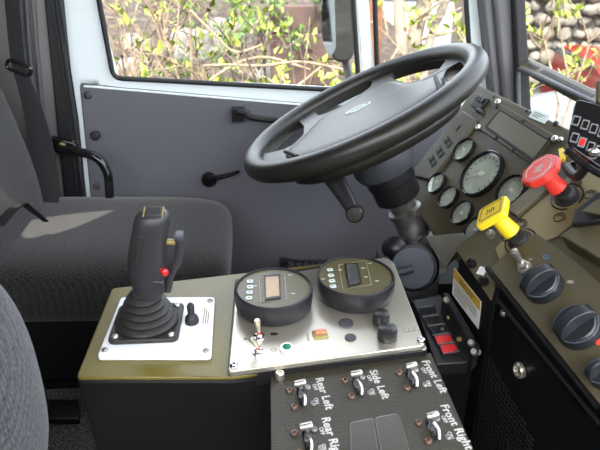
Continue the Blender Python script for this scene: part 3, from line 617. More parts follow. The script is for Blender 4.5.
# grip: stacked oval sections read off its silhouette
y0 = G.o.y
secs = [(306, 146, 159, .010), (300, 142, 162, .013), (293, 136, 163, .017), (284, 132, 166, .019), (272, 128.5, 167, .020), (258, 127.5, 167, .020), (245, 129, 167, .020), (232, 131.5, 168, .0195), (222, 133.5, 170, .019), (215, 135.5, 169.5, .018), (211.5, 139, 166, .014), (210, 145, 160, .006)]
bm = NB(); pr = None
for yy, xa, xb, d in secs:
    a, b = ony(xa, yy, y0), ony(xb, yy, y0); c = (a + b) / 2; hw = (b - a).length / 2; n = 28
    ring = [bm.verts.new(c + V((hw * math.copysign(abs(math.cos(2 * PI * i / n)) ** .85, math.cos(2 * PI * i / n)), d * math.sin(2 * PI * i / n), 0))) for i in range(n)]
    if pr:
        for i in range(n): bm.faces.new((pr[i], pr[(i + 1) % n], ring[(i + 1) % n], ring[i]))
    else: bm.faces.new(ring[::-1])
    pr = ring
bm.faces.new(pr); gr = obj('grip', bm, M['grip'], js, sharp=60)
yF = y0 - .021
bm = NB(); poly(bm, roundpoly([ony(x, y, yF) for x, y in [(137, 236), (144, 236), (142, 268), (134, 268)]], .003), (0, .006, 0)); obj('side_patch', bm, M['boot'], gr, .001)
bm = NB(); c = ony(154, 213, y0 - .004); f = Frame(c, (0, -.35, .93), (0, 1, 0)); fbox(bm, f, -.010, .009, -.008, .008, -.006, .004); tb = obj('thumb_switch', bm, M['grip'], gr, .002)
bm = NB(); fbox(bm, f, -.0125, -.0105, -.0085, .0085, -.006, .0035); fbox(bm, f, .0095, .0115, -.0085, .0085, -.006, .0035); obj('switch_cheek', bm, M['brass'], tb, .0006)
bm = NB(); tube(bm, smooth_path([ony(x, y, y0 - .004) for x, y in [(178, 235), (180.5, 246), (177, 262), (170.5, 276), (167, 291)]], 5), [.0055] * 6 + [.0048] * 6 + [.0042] * 5 + [.0048] * 4, 10, flat=1.15); lv = obj('trigger_lever', bm, M['grip'], js)
bm = NB(); c = ony(178.5, 236, y0 - .004); f = ground(c); fbox(bm, f, -.005, .006, -.008, .008, -.004, .004); obj('lever_tip', bm, M['shroud'], lv, .002)
bm = NB(); tube(bm, [ony(167, 242, y0), ony(177, 242, y0)], .004, 10); obj('trigger_pivot', bm, M['brass'], lv)
bm = NB(); lathe(bm, Frame(ony(164.5, 272, y0 - .016), (.6, -.8, .1), (0, 0, 1)), [(.0045, -.004), (.0045, .003), (.003, .004), (.0001, .0045)], 18); obj('red_button', bm, M['redlamp'], gr)
bm = NB(); poly(bm, roundpoly([ony(x, y, y0 - .019) for x, y in [(140, 280), (164, 282), (164, 295), (146, 300)]], .004), (0, .012, 0)); obj('grip_heel', bm, M['grip'], gr, .002)
# rubber capped toggle on plate
f = ground(onz(192, 322, ZT + .006)); bm = NB(); lathe(bm, f, [(.0095, 0), (.0095, .004), (.0075, .006), (.0085, .008), (.006, .011), (.0045, .013), (.005, .026), (.0035, .029), (.0001, .030)], 20); obj('rubber_toggle', bm, M['rubber'], js)
bm = NB(); f = ground(onz(206.5, 315, ZT + .006))
for k in range(3): fbox(bm, f, -.004 + k * .003, -.0025 + k * .003, -.02, .018 - k * .006, 0, .0003)
obj('plate_marking', bm, M['ltr2'], jpl)
# ---- silver control panel
ZP = ZT + .008
cp = thing('control_panel', onz(320, 330, ZT), 'brushed silver control plate with toggles, lamp and knobs on the console', 'panel')
bm = NB(); poly(bm, roundpoly([onz(*p, ZP) for p in [(228, 372), (232, 330), (237, 281), (386, 257), (394, 262), (426, 345)]], .006), (0, 0, -.0075)); pl = obj('plate', bm, M['alu'], cp, .0015)
bm = NB(); poly(bm, roundpoly([onz(*p, ZT + .0006) + V((.0, 0, .0)) for p in [(227, 376.5), (235, 279), (388, 255), (428.5, 350)]], .006), (0, 0, -.02)); obj('gasket', bm, M['black'], cp, .001)
for q in ((234, 365), (421, 341)): f = ground(onz(*q, ZP)); screw(f, .0055, pl, M['chrome'])
def toggle(q, tip, par, mb=.0095):
    f = ground(onz(*q, ZP)); bm = NB(); lathe(bm, f, [(mb, 0), (mb, .0015), (mb * .62, .002), (mb * .62, .006), (mb * .4, .0065)], 12); t = obj('toggle_switch', bm, M['chrome'], par)
    bm = NB(); lathe(bm, f, [(mb * .36, .0071), (mb * .33, .0085), (.0001, .009)], 12); obj('red_seat', bm, M['red'], t)
    tp = ony(*tip, f.o.y - .001); bm = NB(); tube(bm, [f.w(0, 0, .007), f.w(0, 0, .007).lerp(tp, .5), f.w(0, 0, .007).lerp(tp, .85), tp], [.0022, .003, .0042, .0034], 12); obj('toggle_lever', bm, M['alu'], t)
toggle((259, 337), (257, 320), cp, .0075); toggle((258, 352), (250, 337), cp, .0075)
f = ground(onz(287, 349, ZP)); bm = NB(); lathe(bm, f, [(.0095, 0), (.0095, .0025), (.0075, .0045), (.0058, .0035)], 24); il = obj('indicator_lamp', bm, M['plate'], cp)
bm = NB(); lathe(bm, f, [(.0056, .001), (.0052, .0045), (.003, .006), (.0001, .0065)], 20); obj('green_lens', bm, M['green'], il)
bm = NB(); f = ground(onz(320, 335, ZP)).rot(6); fbox(bm, f, -.0095, .0095, -.0075, .0075, -.001, .003); rk = obj('rocker_switch', bm, M['brass'], cp, .001)
bm = NB(); fbox(bm, f, -.0065, .0075, -.003, .0055, .003, .0055); obj('amber_rocker', bm, M['amber'], rk, .001)
for q, r_ in (((346, 323.5), .010), ((350.5, 338), .0075)): bm = NB(); lathe(bm, ground(onz(*q, ZP)), [(r_, 0), (r_ * .95, .002), (.0001, .0026)], 24); obj('hole_plug', bm, M['shroud'], cp)
bm = NB(); f = ground(onz(274, 334, ZP)); fbox(bm, f, -.004, .004, -.003, .003, 0, .0003); fbox(bm, f, -.006, .006, -.001, .001, 0, .0003); obj('symbol_marking', bm, M['dark'], cp)
bm = NB(); f = ground(onz(246, 339, ZP)); lathe(bm, f, [(.0028, 0), (.0028, .0003)], 12); obj('symbol_marking', bm, M['ltr2'], cp)
bm = NB(); f = ground(onz(274, 350, ZP)); tube(bm, [f.w(.0035 * math.cos(k * PI / 6), .0025 * math.sin(k * PI / 6), .0002) for k in range(12)], .0004, 4, closed=True); obj('symbol_marking', bm, M['ltr2'], cp)
f = ground(onz(308, 337, ZP)).rot(-90); bm = NB()
for k in range(4): fbox(bm, f, -.008 + k * .0042, -.0052 + k * .0042, -.0015, .0015, 0, .0003)
obj('rocker_marking', bm, M['ltr2'], cp)
f = ground(onz(411, 330, ZP)).rot(100); bm = NB()
for k in range(3): tube(bm, [f.w(.0035 * math.cos(j * PI / 6), .0035 * math.sin(j * PI / 6) - .007 + k * .007, .0002) for j in range(9)], .0004, 4)
obj('knob_marking', bm, M['ltr2'], cp)
def knobk(q, r, h):
    f = ground(onz(*q, ZP)); bm = NB(); lathe(bm, f, [(r, 0), (r * 1.02, .002), (r * .98, h * .75), (r * .9, h * .93), (r * .7, h), (.0001, h * 1.01)], 24); obj('round_knob', bm, M['gloss2'], cp)
knobk((381, 322), .0115, .016); knobk((387, 338), .0128, .018)
# ---- display pods
def pod(c, r, lab, px, kind):
    zf = .658; f = ground(onz(*c, zf)); t = thing('display_gauge', V((f.o.x, f.o.y, ZP)), lab, 'display', 'round display gauges')
    h = zf - ZP; bm = NB(); lathe(bm, f, [(r * .93, -h + .001), (r * .97, -h + .004), (r * 1.0, -.012), (r, -.003), (r * .985, .0006), (r * .955, .002), (r * .925, .001), (r * .915, -.002)], 72); obj('housing', bm, M['pod'], t)
    bm = NB(); lathe(bm, f, [(r * .92, -.003), (r * .92, -.001)], 64); obj('face', bm, M['podface'], t)
    Z = zf - .001
    P_ = lambda *q: onz(*q, Z + .0004)
    bm = NB(); poly(bm, [P_(*q) for q in px['bez']], (0, 0, .0012)); s_ = obj('screen_bezel', bm, M['black'], t)
    bm = NB(); poly(bm, [P_(*q) + V((0, 0, .0012)) for q in px['scr']], (0, 0, .0004)); obj('screen', bm, M['lcd'] if kind == 0 else M['lcd2'], s_)
    for q in px['btn']: g = Frame(P_(*q), (0, 0, 1), (0, 1, 0)).rot(px['rot']); bm = NB(); poly(bm, rrect(g, .0085, .0070, .0018), (0, 0, .0009)); b_ = obj('pale_button', bm, M['btn'], t); bm = NB(); fbox(bm, g, -.002, .002, -.0006, .0006, .0009, .0012); obj('button_symbol', bm, M['dark'], b_)
    bm = NB(); tube(bm, [P_(*q) for q in px['frm']], .00035, 4, closed=True)
    for q in px['tick']: g = Frame(P_(*q), (0, 0, 1), (0, 1, 0)); fbox(bm, g, -.0026, .0026, -.0009, .0009, 0, .0003)
    obj('face_print', bm, M['ltr'], t)
    bm = NB(); lathe(bm, f, [(r * .93, .0004), (r * .93, .0009)], 48); 
    return t
pod((273.5, 287.5), .0535, 'round display gauge nearest the joystick, amber screen', dict(bez=[(264, 276), (280, 274.5), (281, 298.5), (265, 300.5)], scr=[(265.5, 278), (278.5, 277), (279.5, 296.5), (266, 298.5)], btn=[(250, 281.5), (250, 287), (249.5, 292.5), (249, 298)], rot=4, frm=[(259, 278), (284.5, 273.5), (286.5, 298.5), (260.5, 303)], tick=[(290, 275), (293, 293.5), (255, 286)]), 0)
pod((355.5, 275.5), .0555, 'round display gauge further from the joystick, darker screen', dict(bez=[(344.5, 264.5), (357.5, 263.5), (361.5, 284), (348.5, 287)], scr=[(346, 266), (356.5, 265), (360, 283), (349.5, 285.5)], btn=[(330, 270), (331, 275.5), (332, 281), (333, 286.5)], rot=12, frm=[(338.5, 265), (366, 260.5), (371.5, 284.5), (343, 289)], tick=[(370, 263.5), (377, 281), (323, 279), (340, 270), (363, 268), (366, 277)]), 1)
# ---- black switch panel nearer the camera
ZS = .612
sp_ = thing('switch_box', onz(360, 410, .27), 'grained black metal switch box with guarded toggles and white lettering', 'panel')
x0, x1 = onz(270, 372, ZS).x, onz(430, 348, ZS).x
q4 = [onz(270, 376, ZS), onz(431, 352.5, ZS), onz(476, 455, ZS), onz(510, 530, ZS), onz(272, 530, ZS)]
bm = NB(); poly(bm, q4, (0, 0, -.004)); obj('face_plate', bm, mat('grained_black', (.026, .023, .013), .36, bump=(420, .8, .0012)), sp_, .001)
bm = NB(); poly(bm, [V((p.x + (.001 if i in (0, 4) else -.001), p.y, ZS - .0045)) for i, p in enumerate(q4)], (0, 0, -.33)); obj('body', bm, M['cbox'], sp_)
def guard(q, txt, tq, up_=True):
    f = ground(onz(*q, ZS)).rot(8)
    t = None; bm = NB(); fbox(bm, f, -.0035, .0035, -.014, .014, 0, .0006); t = obj('guarded_toggle', bm, M['gloss'], sp_)
    # bent steel bracket of two ears and a roller
    bm = NB()
    tube(bm, smooth_path([f.w(0.001, .013, .0), f.w(-.001, .010, .010), f.w(.0, .004, .014)], 4), .0028, 8)
    tube(bm, smooth_path([f.w(.002, -.013, .0), f.w(.003, -.008, .007), f.w(.0, -.001, .012)], 4), .0024, 8)
    obj('guard_bracket', bm, M['chrome'], t)
    bm = NB(); lathe(bm, Frame(f.w(-.006, .004, .0165), (1, .15, .1), (0, 0, 1)), [(.0034, 0), (.0038, .002), (.0038, .012), (.0034, .013)], 16); obj('lever_tip', bm, M['zinc'], t)
    bm = NB(); tube(bm, [f.w(0, 0, 0), f.w(.001, .002, .014)], .0022, 8); obj('toggle_lever', bm, M['steel'], t)
    for a, b in ((-.0105, .0125), (-.0105, -.0145), (.0115, .0135), (.0125, -.0135)): screw(Frame(f.w(a, b, 0), f.n, f.v), .0042 if a < 0 else .0036, t, M['rust2'] if a < 0 else M['steel'])
    g = ground(onz(*tq, ZS + .0002)).rot(-82); text('switch_lettering', txt, g, .0135, M['ltr'], sp_, .0001, .0003, 1.06)
    for dx, s_, dy in ((.0105, 'OFF', .0), (-.0125, 'ON', .0)):
        g2 = ground(onz(*tq, ZS + .0002)); p = g2.o + V((-.0098, dx + dy, 0)); text('position_lettering', s_, Frame(p, (0, 0, 1), (0, 1, 0)).rot(-84), .0062, M['ltr'], sp_, .0001, .0001)
guard((300.5, 397), 'Rear Left', (324, 393)); guard((306.5, 441), 'Rear Right', (332, 438)); guard((356.5, 387), 'Side Left', (379, 384))
guard((411, 379), 'Front Left', (434, 376)); guard((432, 430), 'Front Right', (456, 426))
for q in ((280, 378), (422, 353)):
    f = ground(onz(*q, ZS)); bm = NB(); lathe(bm, f, [(.0055, 0), (.0055, .008), (.0045, .009), (.003, .009), (.0028, .006), (.0001, .006)], 16); obj('cap_screw', bm, M['zinc'], sp_)
for qq in ([(350, 423), (373, 418), (381, 470), (352, 470)], [(375, 417.5), (398, 413.5), (408, 447), (414, 470), (384, 470)]):
    bm = NB(); poly(bm, roundpoly([onz(*q, ZS + .0008) for q in qq], .004), (0, 0, -.0007)); o = obj('clear_label_window', bm, mat('smoky_film', (.04, .036, .028), .25), sp_)
    bm = NB(); tube(bm, roundpoly([onz(*q, ZS + .0009) for q in qq], .004), .0005, 5, closed=True); obj('window_outline', bm, M['keyb'], o)
# ---- fuse / breaker bank beside the silver plate
fb = thing('breaker_bank', onz(440, 335, .3), 'black breaker strip with two red rockers between silver plate and cabinet', 'switch bank')
ZF = .585
bm = NB(); poly(bm, roundpoly([onz(*p, ZF) for p in [(412, 300), (441, 296), (471, 352), (468, 362), (436, 364)]], .003), (0, 0, -.02)); obj('housing', bm, M['black'], fb, .002)
bm = NB(); poly(bm, [onz(*p, ZF - .021) for p in [(410, 300), (441, 294), (474, 360), (437, 368)]], (0, 0, -.25)); obj('support', bm, M['cbox'], fb, .002)
for i in range(5):
    t = i / 4; cx, cy = 427 + 21 * t, 311.5 + 37 * t; w = 10; bm = NB(); poly(bm, roundpoly([onz(*p, ZF + .003) for p in [(cx - 8, cy + 3 - 6), (cx + 7, cy - 5), (cx + 10, cy + 2), (cx - 5, cy + 4.5)]], .001), (0, 0, -.004))
    bm2 = NB(); tube(bm2, [onz(*p, ZF + .003) for p in [(cx - 9, cy - 4), (cx + 7.5, cy - 6), (cx + 11, cy + 2.5), (cx - 5, cy + 5.5)]], .0012, 5, closed=True)
    r_ = obj('breaker_rocker', bm, M['redlamp'] if i > 2 else M['gloss'], fb, .0005); obj('rocker_frame', bm2, M['shroud'], r_)
bm = NB(); poly(bm, [onz(443, 292, .61), onz(449, 293, .61), onz(480, 346, .60), onz(474, 350, .60)], (0, 0, -.035)); obj('hinge_rail', bm, M['pod'], fb, .002)
for q in ((446, 300), (471, 343), (474, 352)): bm = NB(); f = Frame(onz(*q, .612), (-.5, -.5, .7), (0, 0, 1)); lathe(bm, f, [(.0045, -.004), (.0045, .002), (.003, .004), (.0001, .004)], 10); obj('hinge_bolt', bm, M['zinc'], fb)
for q in ((449, 318), (459, 340)): bm = NB(); f = ground(onz(*q, ZF)); lathe(bm, f, [(.0035, 0), (.0035, .003), (.0001, .004)], 10); obj('small_screw', bm, M['brass'], fb)
bm = NB(); tube(bm, [onz(478, 352, .58), onz(476, 356, .50), onz(474, 360, .36)], .0045, 8); obj('support_rod', bm, M['shroud'], fb)

# ================================================================== OUTSIDE
GZ = -1.0
bm = NB(); n = 40; vs = [[None] * (n + 1) for _ in range(n + 1)]
for i in range(n + 1):
    for j in range(n + 1):
        x = -9 + 24 * i / n; y = 1.75 + 22 * j / n; t = max(0, y - 3.2); left = 1 / (1 + math.exp((x - 1.2 - .12 * y) * 2.2))
        z = GZ + left * min(3.6, t * .25) + (random.uniform(-.06, .06) if j > 2 else 0); vs[i][j] = bm.verts.new((x, y, z))
for i in range(n):
    for j in range(n): bm.faces.new((vs[i][j], vs[i + 1][j], vs[i + 1][j + 1], vs[i][j + 1]))
obj('ground', bm, M['soil'])['kind'] = 'structure'
def gz(x, y):
    t = max(0, y - 3.2); return GZ + (1 / (1 + math.exp((x - 1.2 - .12 * y) * 2.2))) * min(3.6, t * .25) - .05
def rockm(bm, c, r, sq=(1, .8, .7), sub=3):
    ico = bmesh.ops.create_icosphere(bm, subdivisions=sub, radius=1); sd = random.random() * 50; a = random.uniform(0, PI)
    from mathutils import noise
    for v in ico['verts']:
        d = 1 + .35 * noise.noise(v.co * 1.3 + V((sd, 0, 0))) + .12 * noise.noise(v.co * 4 + V((0, sd, 0)))
        p = V((v.co.x * sq[0], v.co.y * sq[1], v.co.z * sq[2])) * r * d; v.co = Matrix.Rotation(a, 3, 'Z') @ p + V(c)
def hitground(px, py):
    d = ray(px, py).normalized(); t = 1.8
    while t < 20:
        p = CAM + d * t
        if p.z < gz(p.x, p.y): break
        t += .03
    return p
for (px, py, r, lab) in ((186, 56, .34, 'pale boulder lying behind the twigs left of centre in the door window'), (226, 44, .30, 'pale boulder above the green shoots in the door window'), (140, 52, .20, 'small pale boulder by the dark trunk at left'), (262, 82, .18, 'brownish low boulder under the boards'), (130, 72, .16, 'small boulder low at the rear end of the door window')):
    p = hitground(px, py); p.z += r * .25; bm = NB(); rockm(bm, p, r); o = obj('boulder', bm, M['rock'], None, sharp=60, loc=p); tag(o, lab, 'rock', 'boulders on the bank')
# brown boards stack
c = dep(306, 45, 5.0); bs = thing('board_fence', V((c.x, c.y, GZ)), 'reddish brown board screen behind the branches in the door window', 'fence')
for i in range(5):
    bm = NB(); wbox(bm, c.x - .30 , c.x + .26, c.y, c.y + .08, c.z - .78 + i * .22, c.z - .57 + i * .22); obj('board', bm, M['crate'], bs, .01)
for dx in (-.26, .15): bm = NB(); wbox(bm, c.x + dx, c.x + dx + .08, c.y + .081, c.y + .16, GZ - .1, c.z + .28); obj('post', bm, M['crate'], bs)
c = dep(376, 25, 5.2); bm = NB(); wbox(bm, c.x - .07, c.x + .06, c.y, c.y + .12, GZ, c.z + .6); o = obj('rusty_post', bm, M['rust'], None, .01, loc=(c.x, c.y, GZ)); tag(o, 'broad rusty orange post behind the front pane of the door', 'post')
# mirror on the door outside
mm = thing('exterior_mirror', dep(348, 25, 1.95), 'grey exterior mirror housing outside the door window', 'mirror')
f = Frame(dep(334, 12, 1.9), (-.75, -.55, 0), (0, 0, 1))
bm = NB(); poly(bm, roundpoly([ony(x, y, 1.80) for x, y in [(322, -60), (352, -60), (356, 40), (352, 60), (342, 64), (331, 60)]], .03), (.03, .12, 0)); obj('mirror_housing', bm, M['mirror'], mm, .01)
bm = NB(); poly(bm, roundpoly([ony(x, y, 1.795) for x, y in [(320, -58), (333, -58), (336, 50), (329, 58), (322, 40)]], .02), (0, .004, 0)); obj('mirror_glass', bm, M['mglass'], mm)
bm = NB(); tube(bm, [ony(345, 60, 1.86), ony(352, 90, 1.62), ony(352, 105, 1.49)], .012, 10); obj('mirror_arm', bm, M['rubber'], mm)
# trees with thick pale trunks
def trunk(bm, pts, rs): tube(bm, smooth_path(pts, 6), smooth_r(rs, 6), 12)
def smooth_r(rs, k):
    return [v.x for v in smooth_path([V((r, 0, 0)) for r in rs], k)]
LEAFDIR = [V((random.gauss(0, 1), random.gauss(0, 1), random.gauss(0, 1))).normalized() for _ in range(60)]
def leafq(bm, p, s_, up=.4):
    a = random.choice(LEAFDIR).copy(); a.z = abs(a.z) + up; a.normalize(); b = a.cross(random.choice(LEAFDIR))
    if b.length < .1: return
    b.normalize(); c = a.cross(b) * .15
    v = [bm.verts.new(p), bm.verts.new(p + a * s_ * .45 + b * s_ * .28 + c * s_), bm.verts.new(p + a * s_), bm.verts.new(p + a * s_ * .45 - b * s_ * .28 + c * s_)]
    bm.faces.new((v[0], v[1], v[2])); bm.faces.new((v[0], v[2], v[3]))
def grow(bm, lf, p, d, L, r, depth, leafs, spread=.55, ls=.05, droop=0):
    pts = [p]; n = 4; q = p.copy(); dd = d.copy()
    for k in range(n):
        dd = (dd + V((random.gauss(0, .16), random.gauss(0, .16), random.gauss(0, .12) - droop))).normalized(); q = q + dd * L / n; pts.append(q.copy())
    tube(bm, pts, [r * (1 - .12 * k) for k in range(n + 1)], 6 if r > .004 else 4)
    if depth == 0:
        for _ in range(leafs):
            t = random.random(); i = min(n - 1, int(t * n)); leafq(lf, pts[i].lerp(pts[i + 1], t * n - i) + V((random.gauss(0, .012), random.gauss(0, .012), random.gauss(0, .012))), ls * random.uniform(.6, 1.3))
        return
    for k in range(2):
        i = random.randint(1, n); e = (dd + V((random.gauss(0, spread), random.gauss(0, spread), random.gauss(.1, spread)))).normalized()
        grow(bm, lf, pts[i], e, L * random.uniform(.6, .85), r * .62, depth - 1, leafs, spread, ls, droop)
for k, (pxs, D, r, lab) in enumerate(((((396, -60), (399, 5), (402, 60), (404, 150)), 4.2, .045, 'pale tree trunk nearest the rusty post'), (((432, -60), (424, 0), (414, 45), (408, 150)), 4.35, .055, 'thick pale forked tree trunk in the front pane of the door'), (((458, -60), (446, 0), (430, 40), (416, 130)), 4.2, .03, 'slanting thin trunk leaning to the front in the front pane'), (((158, -40), (158, 20), (157, 60), (159, 130)), 5.0, .05, 'dark upright trunk in the rear part of the door window'))):
    pts = [dep(*q, D) for q in pxs]; b_ = pts[-1].copy(); b_.z = gz(b_.x, b_.y); pts.append(b_)
    t = thing('tree', b_, lab, 'tree'); bm = NB(); trunk(bm, pts, [r * .8, r * .95, r, r * 1.1, r * 1.2]); obj('trunk', bm, M['bark'] if k < 3 else M['twigd'], t)
    bm = NB(); lf = NB()
    for j in range(5): i = random.randint(0, 2); grow(bm, lf, pts[i].lerp(pts[i + 1], random.random()), V((random.gauss(0, .6), random.gauss(-.4, .4), random.gauss(.5, .3))).normalized(), .5, .012, 2, 3, ls=.07)
    obj('branches', bm, M['twig'], t); obj('leaves', lf, M['leaf'], t)
# shrubs close to the door, in front of everything
def shrub(px, py, D, L, dep_, leafs, mt, ml, lab, stems=2, ls=.055, cat='shrub', lean=(0, 0, 1), name='shrub'):
    tip = dep(px, py, D); g = V((tip.x, tip.y, gz(tip.x, tip.y))); t = thing(name, g, lab, cat, None); bm = NB(); lf = NB()
    for k in range(stems):
        b0 = g + V((random.gauss(0, .12), random.gauss(0, .10), 0)); m = tip + V((random.gauss(0, .22), random.gauss(0, .15), random.gauss(-.12, .12)))
        tube(bm, smooth_path([b0, b0.lerp(m, .5) + V((random.gauss(0, .06), random.gauss(0, .06), 0)), m], 5), [.012 - .0007 * i for i in range(11)], 6)
        for j in range(4): grow(bm, lf, b0.lerp(m, random.uniform(.45, 1)), (V(lean) + V((random.gauss(0, .7), random.gauss(0, .5), random.gauss(0, .5)))).normalized(), L, .007, dep_, leafs, ls=ls)
    obj('branches', bm, mt, t); obj('leaves', lf, ml, t)
T, TD, LF, LG = M['twig'], M['twigd'], M['leaf'], M['leafg']
for a in ((125, 40, 3.0, .34, 2, 1, T, LF, 'dry pale twiggy shrub at the rear corner of the door window'),
          (150, 15, 3.4, .34, 2, 1, T, LF, 'dry pale twiggy shrub crossing the dark upright trunk'),
          (160, 72, 3.0, .22, 2, 1, T, LF, 'dry twiggy shrub low before the pale boulders'),
          (212, 12, 6.8, .40, 2, 16, TD, LG, 'fresh green leafed shrub high in the middle of the door window'),
          (205, 66, 4.6, .16, 2, 8, TD, LG, 'low green leafed shrub below the boulders'),
          (245, 20, 3.2, .3, 2, 2, T, LF, 'budding shrub left of the brown boards'),
          (272, 52, 2.8, .30, 2, 2, T, LF, 'budding shrub reaching across the brown boards'),
          (272, -10, 3.6, .40, 2, 9, TD, LF, 'yellow green leafed shrub above the brown boards'),
          (315, 72, 3.0, .28, 2, 4, T, LF, 'budding shrub low below the mirror'),
          (110, -10, 3.6, .4, 2, 2, TD, LF, 'brown twiggy shrub at the upper rear corner of the door window'),
          (385, 12, 3.6, .30, 2, 5, T, LF, 'leafy shrub before the rusty post'),
          (420, 58, 3.4, .22, 2, 7, T, LF, 'leafy shoots at the foot of the pale trunks'),
          (460, 35, 3.4, .28, 2, 5, T, LF, 'leafy shoots beside the front post of the door'),
          (543, 48, 3.4, .16, 2, 5, T, LF, 'leafy shoots before the stone wall near the pillar'),
          (575, 8, 3.6, .26, 2, 5, T, LF, 'tall leafy shoots before the stone wall'),
          (550, 98, 2.4, .10, 1, 2, T, LF, 'dry shoots in front of the pale bonnet'),
          (606, 60, 2.8, .14, 1, 3, T, LF, 'shoots reaching over the red bonnet'),
          (300, 10, 4.8, .4, 2, 10, TD, LG, 'green shrub far behind the boards'), (230, 20, 5.2, .4, 2, 6, TD, LG, 'brown green shrub deep behind the boulders'), (170, 5, 5.6, .45, 2, 6, TD, LG, 'dark shrub far behind the upright trunk')):
    shrub(*a)
# leaning bare branches across the window
for k, pts in enumerate((((203, 66), (232, 65), (262, 66), (300, 62), (345, 70)), ((210, 80), (240, 62), (270, 58), (310, 70)), ((190, 10), (215, 35), (235, 52), (262, 45)), ((290, 92), (305, 80), (325, 66), (338, 76)))):
    D = 2.7 + .15 * k; p = [dep(*q, D + .04 * i) for i, q in enumerate(pts)]; bm = NB(); tube(bm, smooth_path(p, 6), smooth_r([.007] * len(p), 6), 7)
    tube(bm, [p[0], V((p[0].x - .1, p[0].y + .2, gz(p[0].x, p[0].y)))], .007, 6)
    o = obj('bare_branch', bm, T, None, loc=V((p[0].x, p[0].y, gz(p[0].x, p[0].y)))); tag(o, ['long pale bare branch lying level low across the door window', 'pale bare branch arching before the boards', 'pale bare branch running down beside the green leaves', 'short pale bare branch bent below the mirror'][k], 'branch')
# stone wall beyond the windscreen
c = dep(575, 25, 6.0); WF = Frame((c.x, c.y, 0), (-.35, -.93, 0), (0, 0, 1)); sw_ = thing('stone_wall', (c.x, c.y, GZ), 'rough dry stone wall seen through the windscreen', 'wall')
bm = NB(); fbox(bm, WF, -1.2, 1.8, GZ - .1, c.z + .9, -.4, -.12); obj('mortar_core', bm, M['mortar'], sw_)
bm = NB(); z = .3
while z < 1.7:
    a = -.9
    while a < 1.5:
        r = random.uniform(.05, .10); rockm(bm, WF.w(a + random.uniform(-.03, .03), c.z - .9 + z, -.1 + random.uniform(-.03, .03)), r, (1.15, .8, .85), 2); a += r * 1.8
    z += .125
obj('stones', bm, M['rock2'], sw_, sharp=60)
# cars
def car(c, hd, paint, lab, L=4.2, Wd=1.8, H=1.45, glassm=None):
    f = Frame((c.x, c.y, GZ), (0, 0, 1), (math.cos(hd), math.sin(hd), 0)); t = thing('car', (c.x, c.y, GZ), lab, 'car')
    prof = [(-L / 2, .35), (-L / 2 + .05, .75), (-L / 2 + .9, .92), (-L / 2 + 1.5, H), (L / 2 - 1.2, H), (L / 2 - .5, .98), (L / 2, .9), (L / 2, .35)]
    bm = NB(); rg = []
    for s_ in (-1, 1):
        rg.append([bm.verts.new(f.w(s_ * Wd / 2 * (1 if z < 1 else .82), y, z)) for y, z in prof])
    n = len(prof); bm.faces.new(rg[0][::-1]); bm.faces.new(rg[1])
    for i in range(n): bm.faces.new((rg[0][i], rg[0][(i + 1) % n], rg[1][(i + 1) % n], rg[1][i]))
    obj('car_body', bm, paint, t, .06)
    for s_ in (-1, 1):
        bm = NB(); poly(bm, [f.w(s_ * Wd * .455, y, z) + f.u * 0 for y, z in [(-L / 2 + 1.15, .98), (-L / 2 + 1.6, H - .08), (L / 2 - 1.3, H - .08), (L / 2 - .8, .98)]], f.u * (s_ * .03)); obj('side_window', bm, M['cglass'], t)
    for a, b in ((-1, -1), (1, -1), (-1, 1), (1, 1)):
        w = Frame(f.w(a * (Wd / 2 - .2), b * (L / 2 - .8), .32), f.u, (0, 0, 1)); bm = NB(); lathe(bm, w, [(.2, -.1), (.32, -.1), (.32, .1), (.2, .1)] if a < 0 else [(.2, -.09), (.32, -.09), (.32, .11), (.2, .11)], 24); obj('wheel', bm, M['tyre'], t)
c = dep(415, 22, 9.0); car(c, -.3, M['carw'], 'white car parked behind the pale tree trunks', H=1.6)
c = dep(478, 20, 12.); car(c, .2, M['carg'], 'grey car parked farther off behind the front door post')
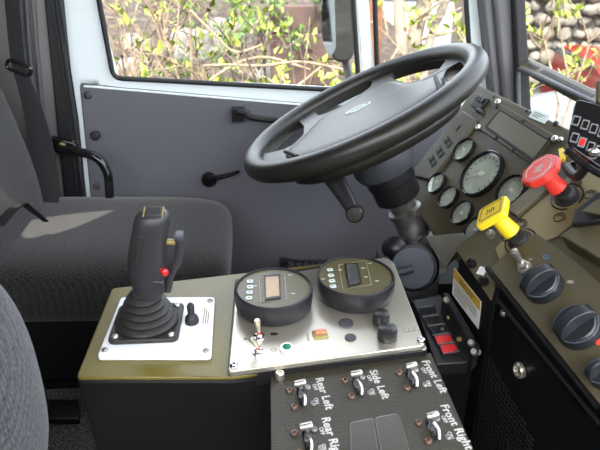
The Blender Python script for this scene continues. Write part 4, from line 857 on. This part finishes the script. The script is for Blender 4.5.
c = dep(585, 70, 5.0); c = V((c.x + 1.15, c.y + .8, 0)); car(c, 1.45, M['carr'], 'red car before the stone wall through the windscreen', L=3.6, H=1.0)
c = dep(575, 112, 3.3); cc = thing('car', (c.x, c.y, GZ), 'pale grey bonnet close outside the windscreen below the bar', 'car')
bm = NB(); supere(bm, Frame((c.x + .75, c.y + .25, c.z - .68), (0, 0, 1), (0, 1, 0)), .95, .7, .66, .5, .35, 40, 20); obj('bonnet', bm, mat('pale_grey_paint', (.10, .11, .13), .3, coat=.5), cc, sharp=60)

# ================================================================== LIGHT, WORLD, CAMERA
w = bpy.data.worlds.new('sky'); bpy.context.scene.world = w; w.use_nodes = True; nt = w.node_tree; N = nt.nodes; bg = N['Background']
sk = N.new('ShaderNodeTexSky'); sk.sky_type = 'NISHITA'; sk.sun_disc = False; sk.sun_elevation = math.asin(SUN.z); sk.sun_rotation = math.atan2(SUN.x, SUN.y); sk.air_density = 1; sk.dust_density = 4
hs = N.new('ShaderNodeHueSaturation'); hs.inputs['Saturation'].default_value = .35
nt.links.new(sk.outputs[0], hs.inputs['Color']); nt.links.new(hs.outputs[0], bg.inputs['Color']); bg.inputs['Strength'].default_value = .75
sl = bpy.data.lights.new('sun', 'SUN'); sl.energy = 6.5; sl.angle = math.radians(.3); sl.color = (1, .95, .84); so = bpy.data.objects.new('sun', sl); C.objects.link(so); so.rotation_euler = SUN.to_track_quat('Z', 'Y').to_euler()
cam = bpy.data.cameras.new('camera'); cam.sensor_width = 36; cam.sensor_fit = 'HORIZONTAL'; cam.lens = 36 * F / 600; cam.clip_start = .02; cam.dof.use_dof = True; cam.dof.focus_distance = .95; cam.dof.aperture_fstop = 11; co = bpy.data.objects.new('camera', cam); C.objects.link(co)
co.location = CAM; co.rotation_euler = Matrix((RT, UP, -FW)).transposed().to_euler(); bpy.context.scene.camera = co
vs_ = bpy.context.scene.view_settings; vs_.view_transform = 'Standard'; vs_.look = 'None'; vs_.gamma = 1; vs_.use_curve_mapping = False; vs_.exposure = 1.05
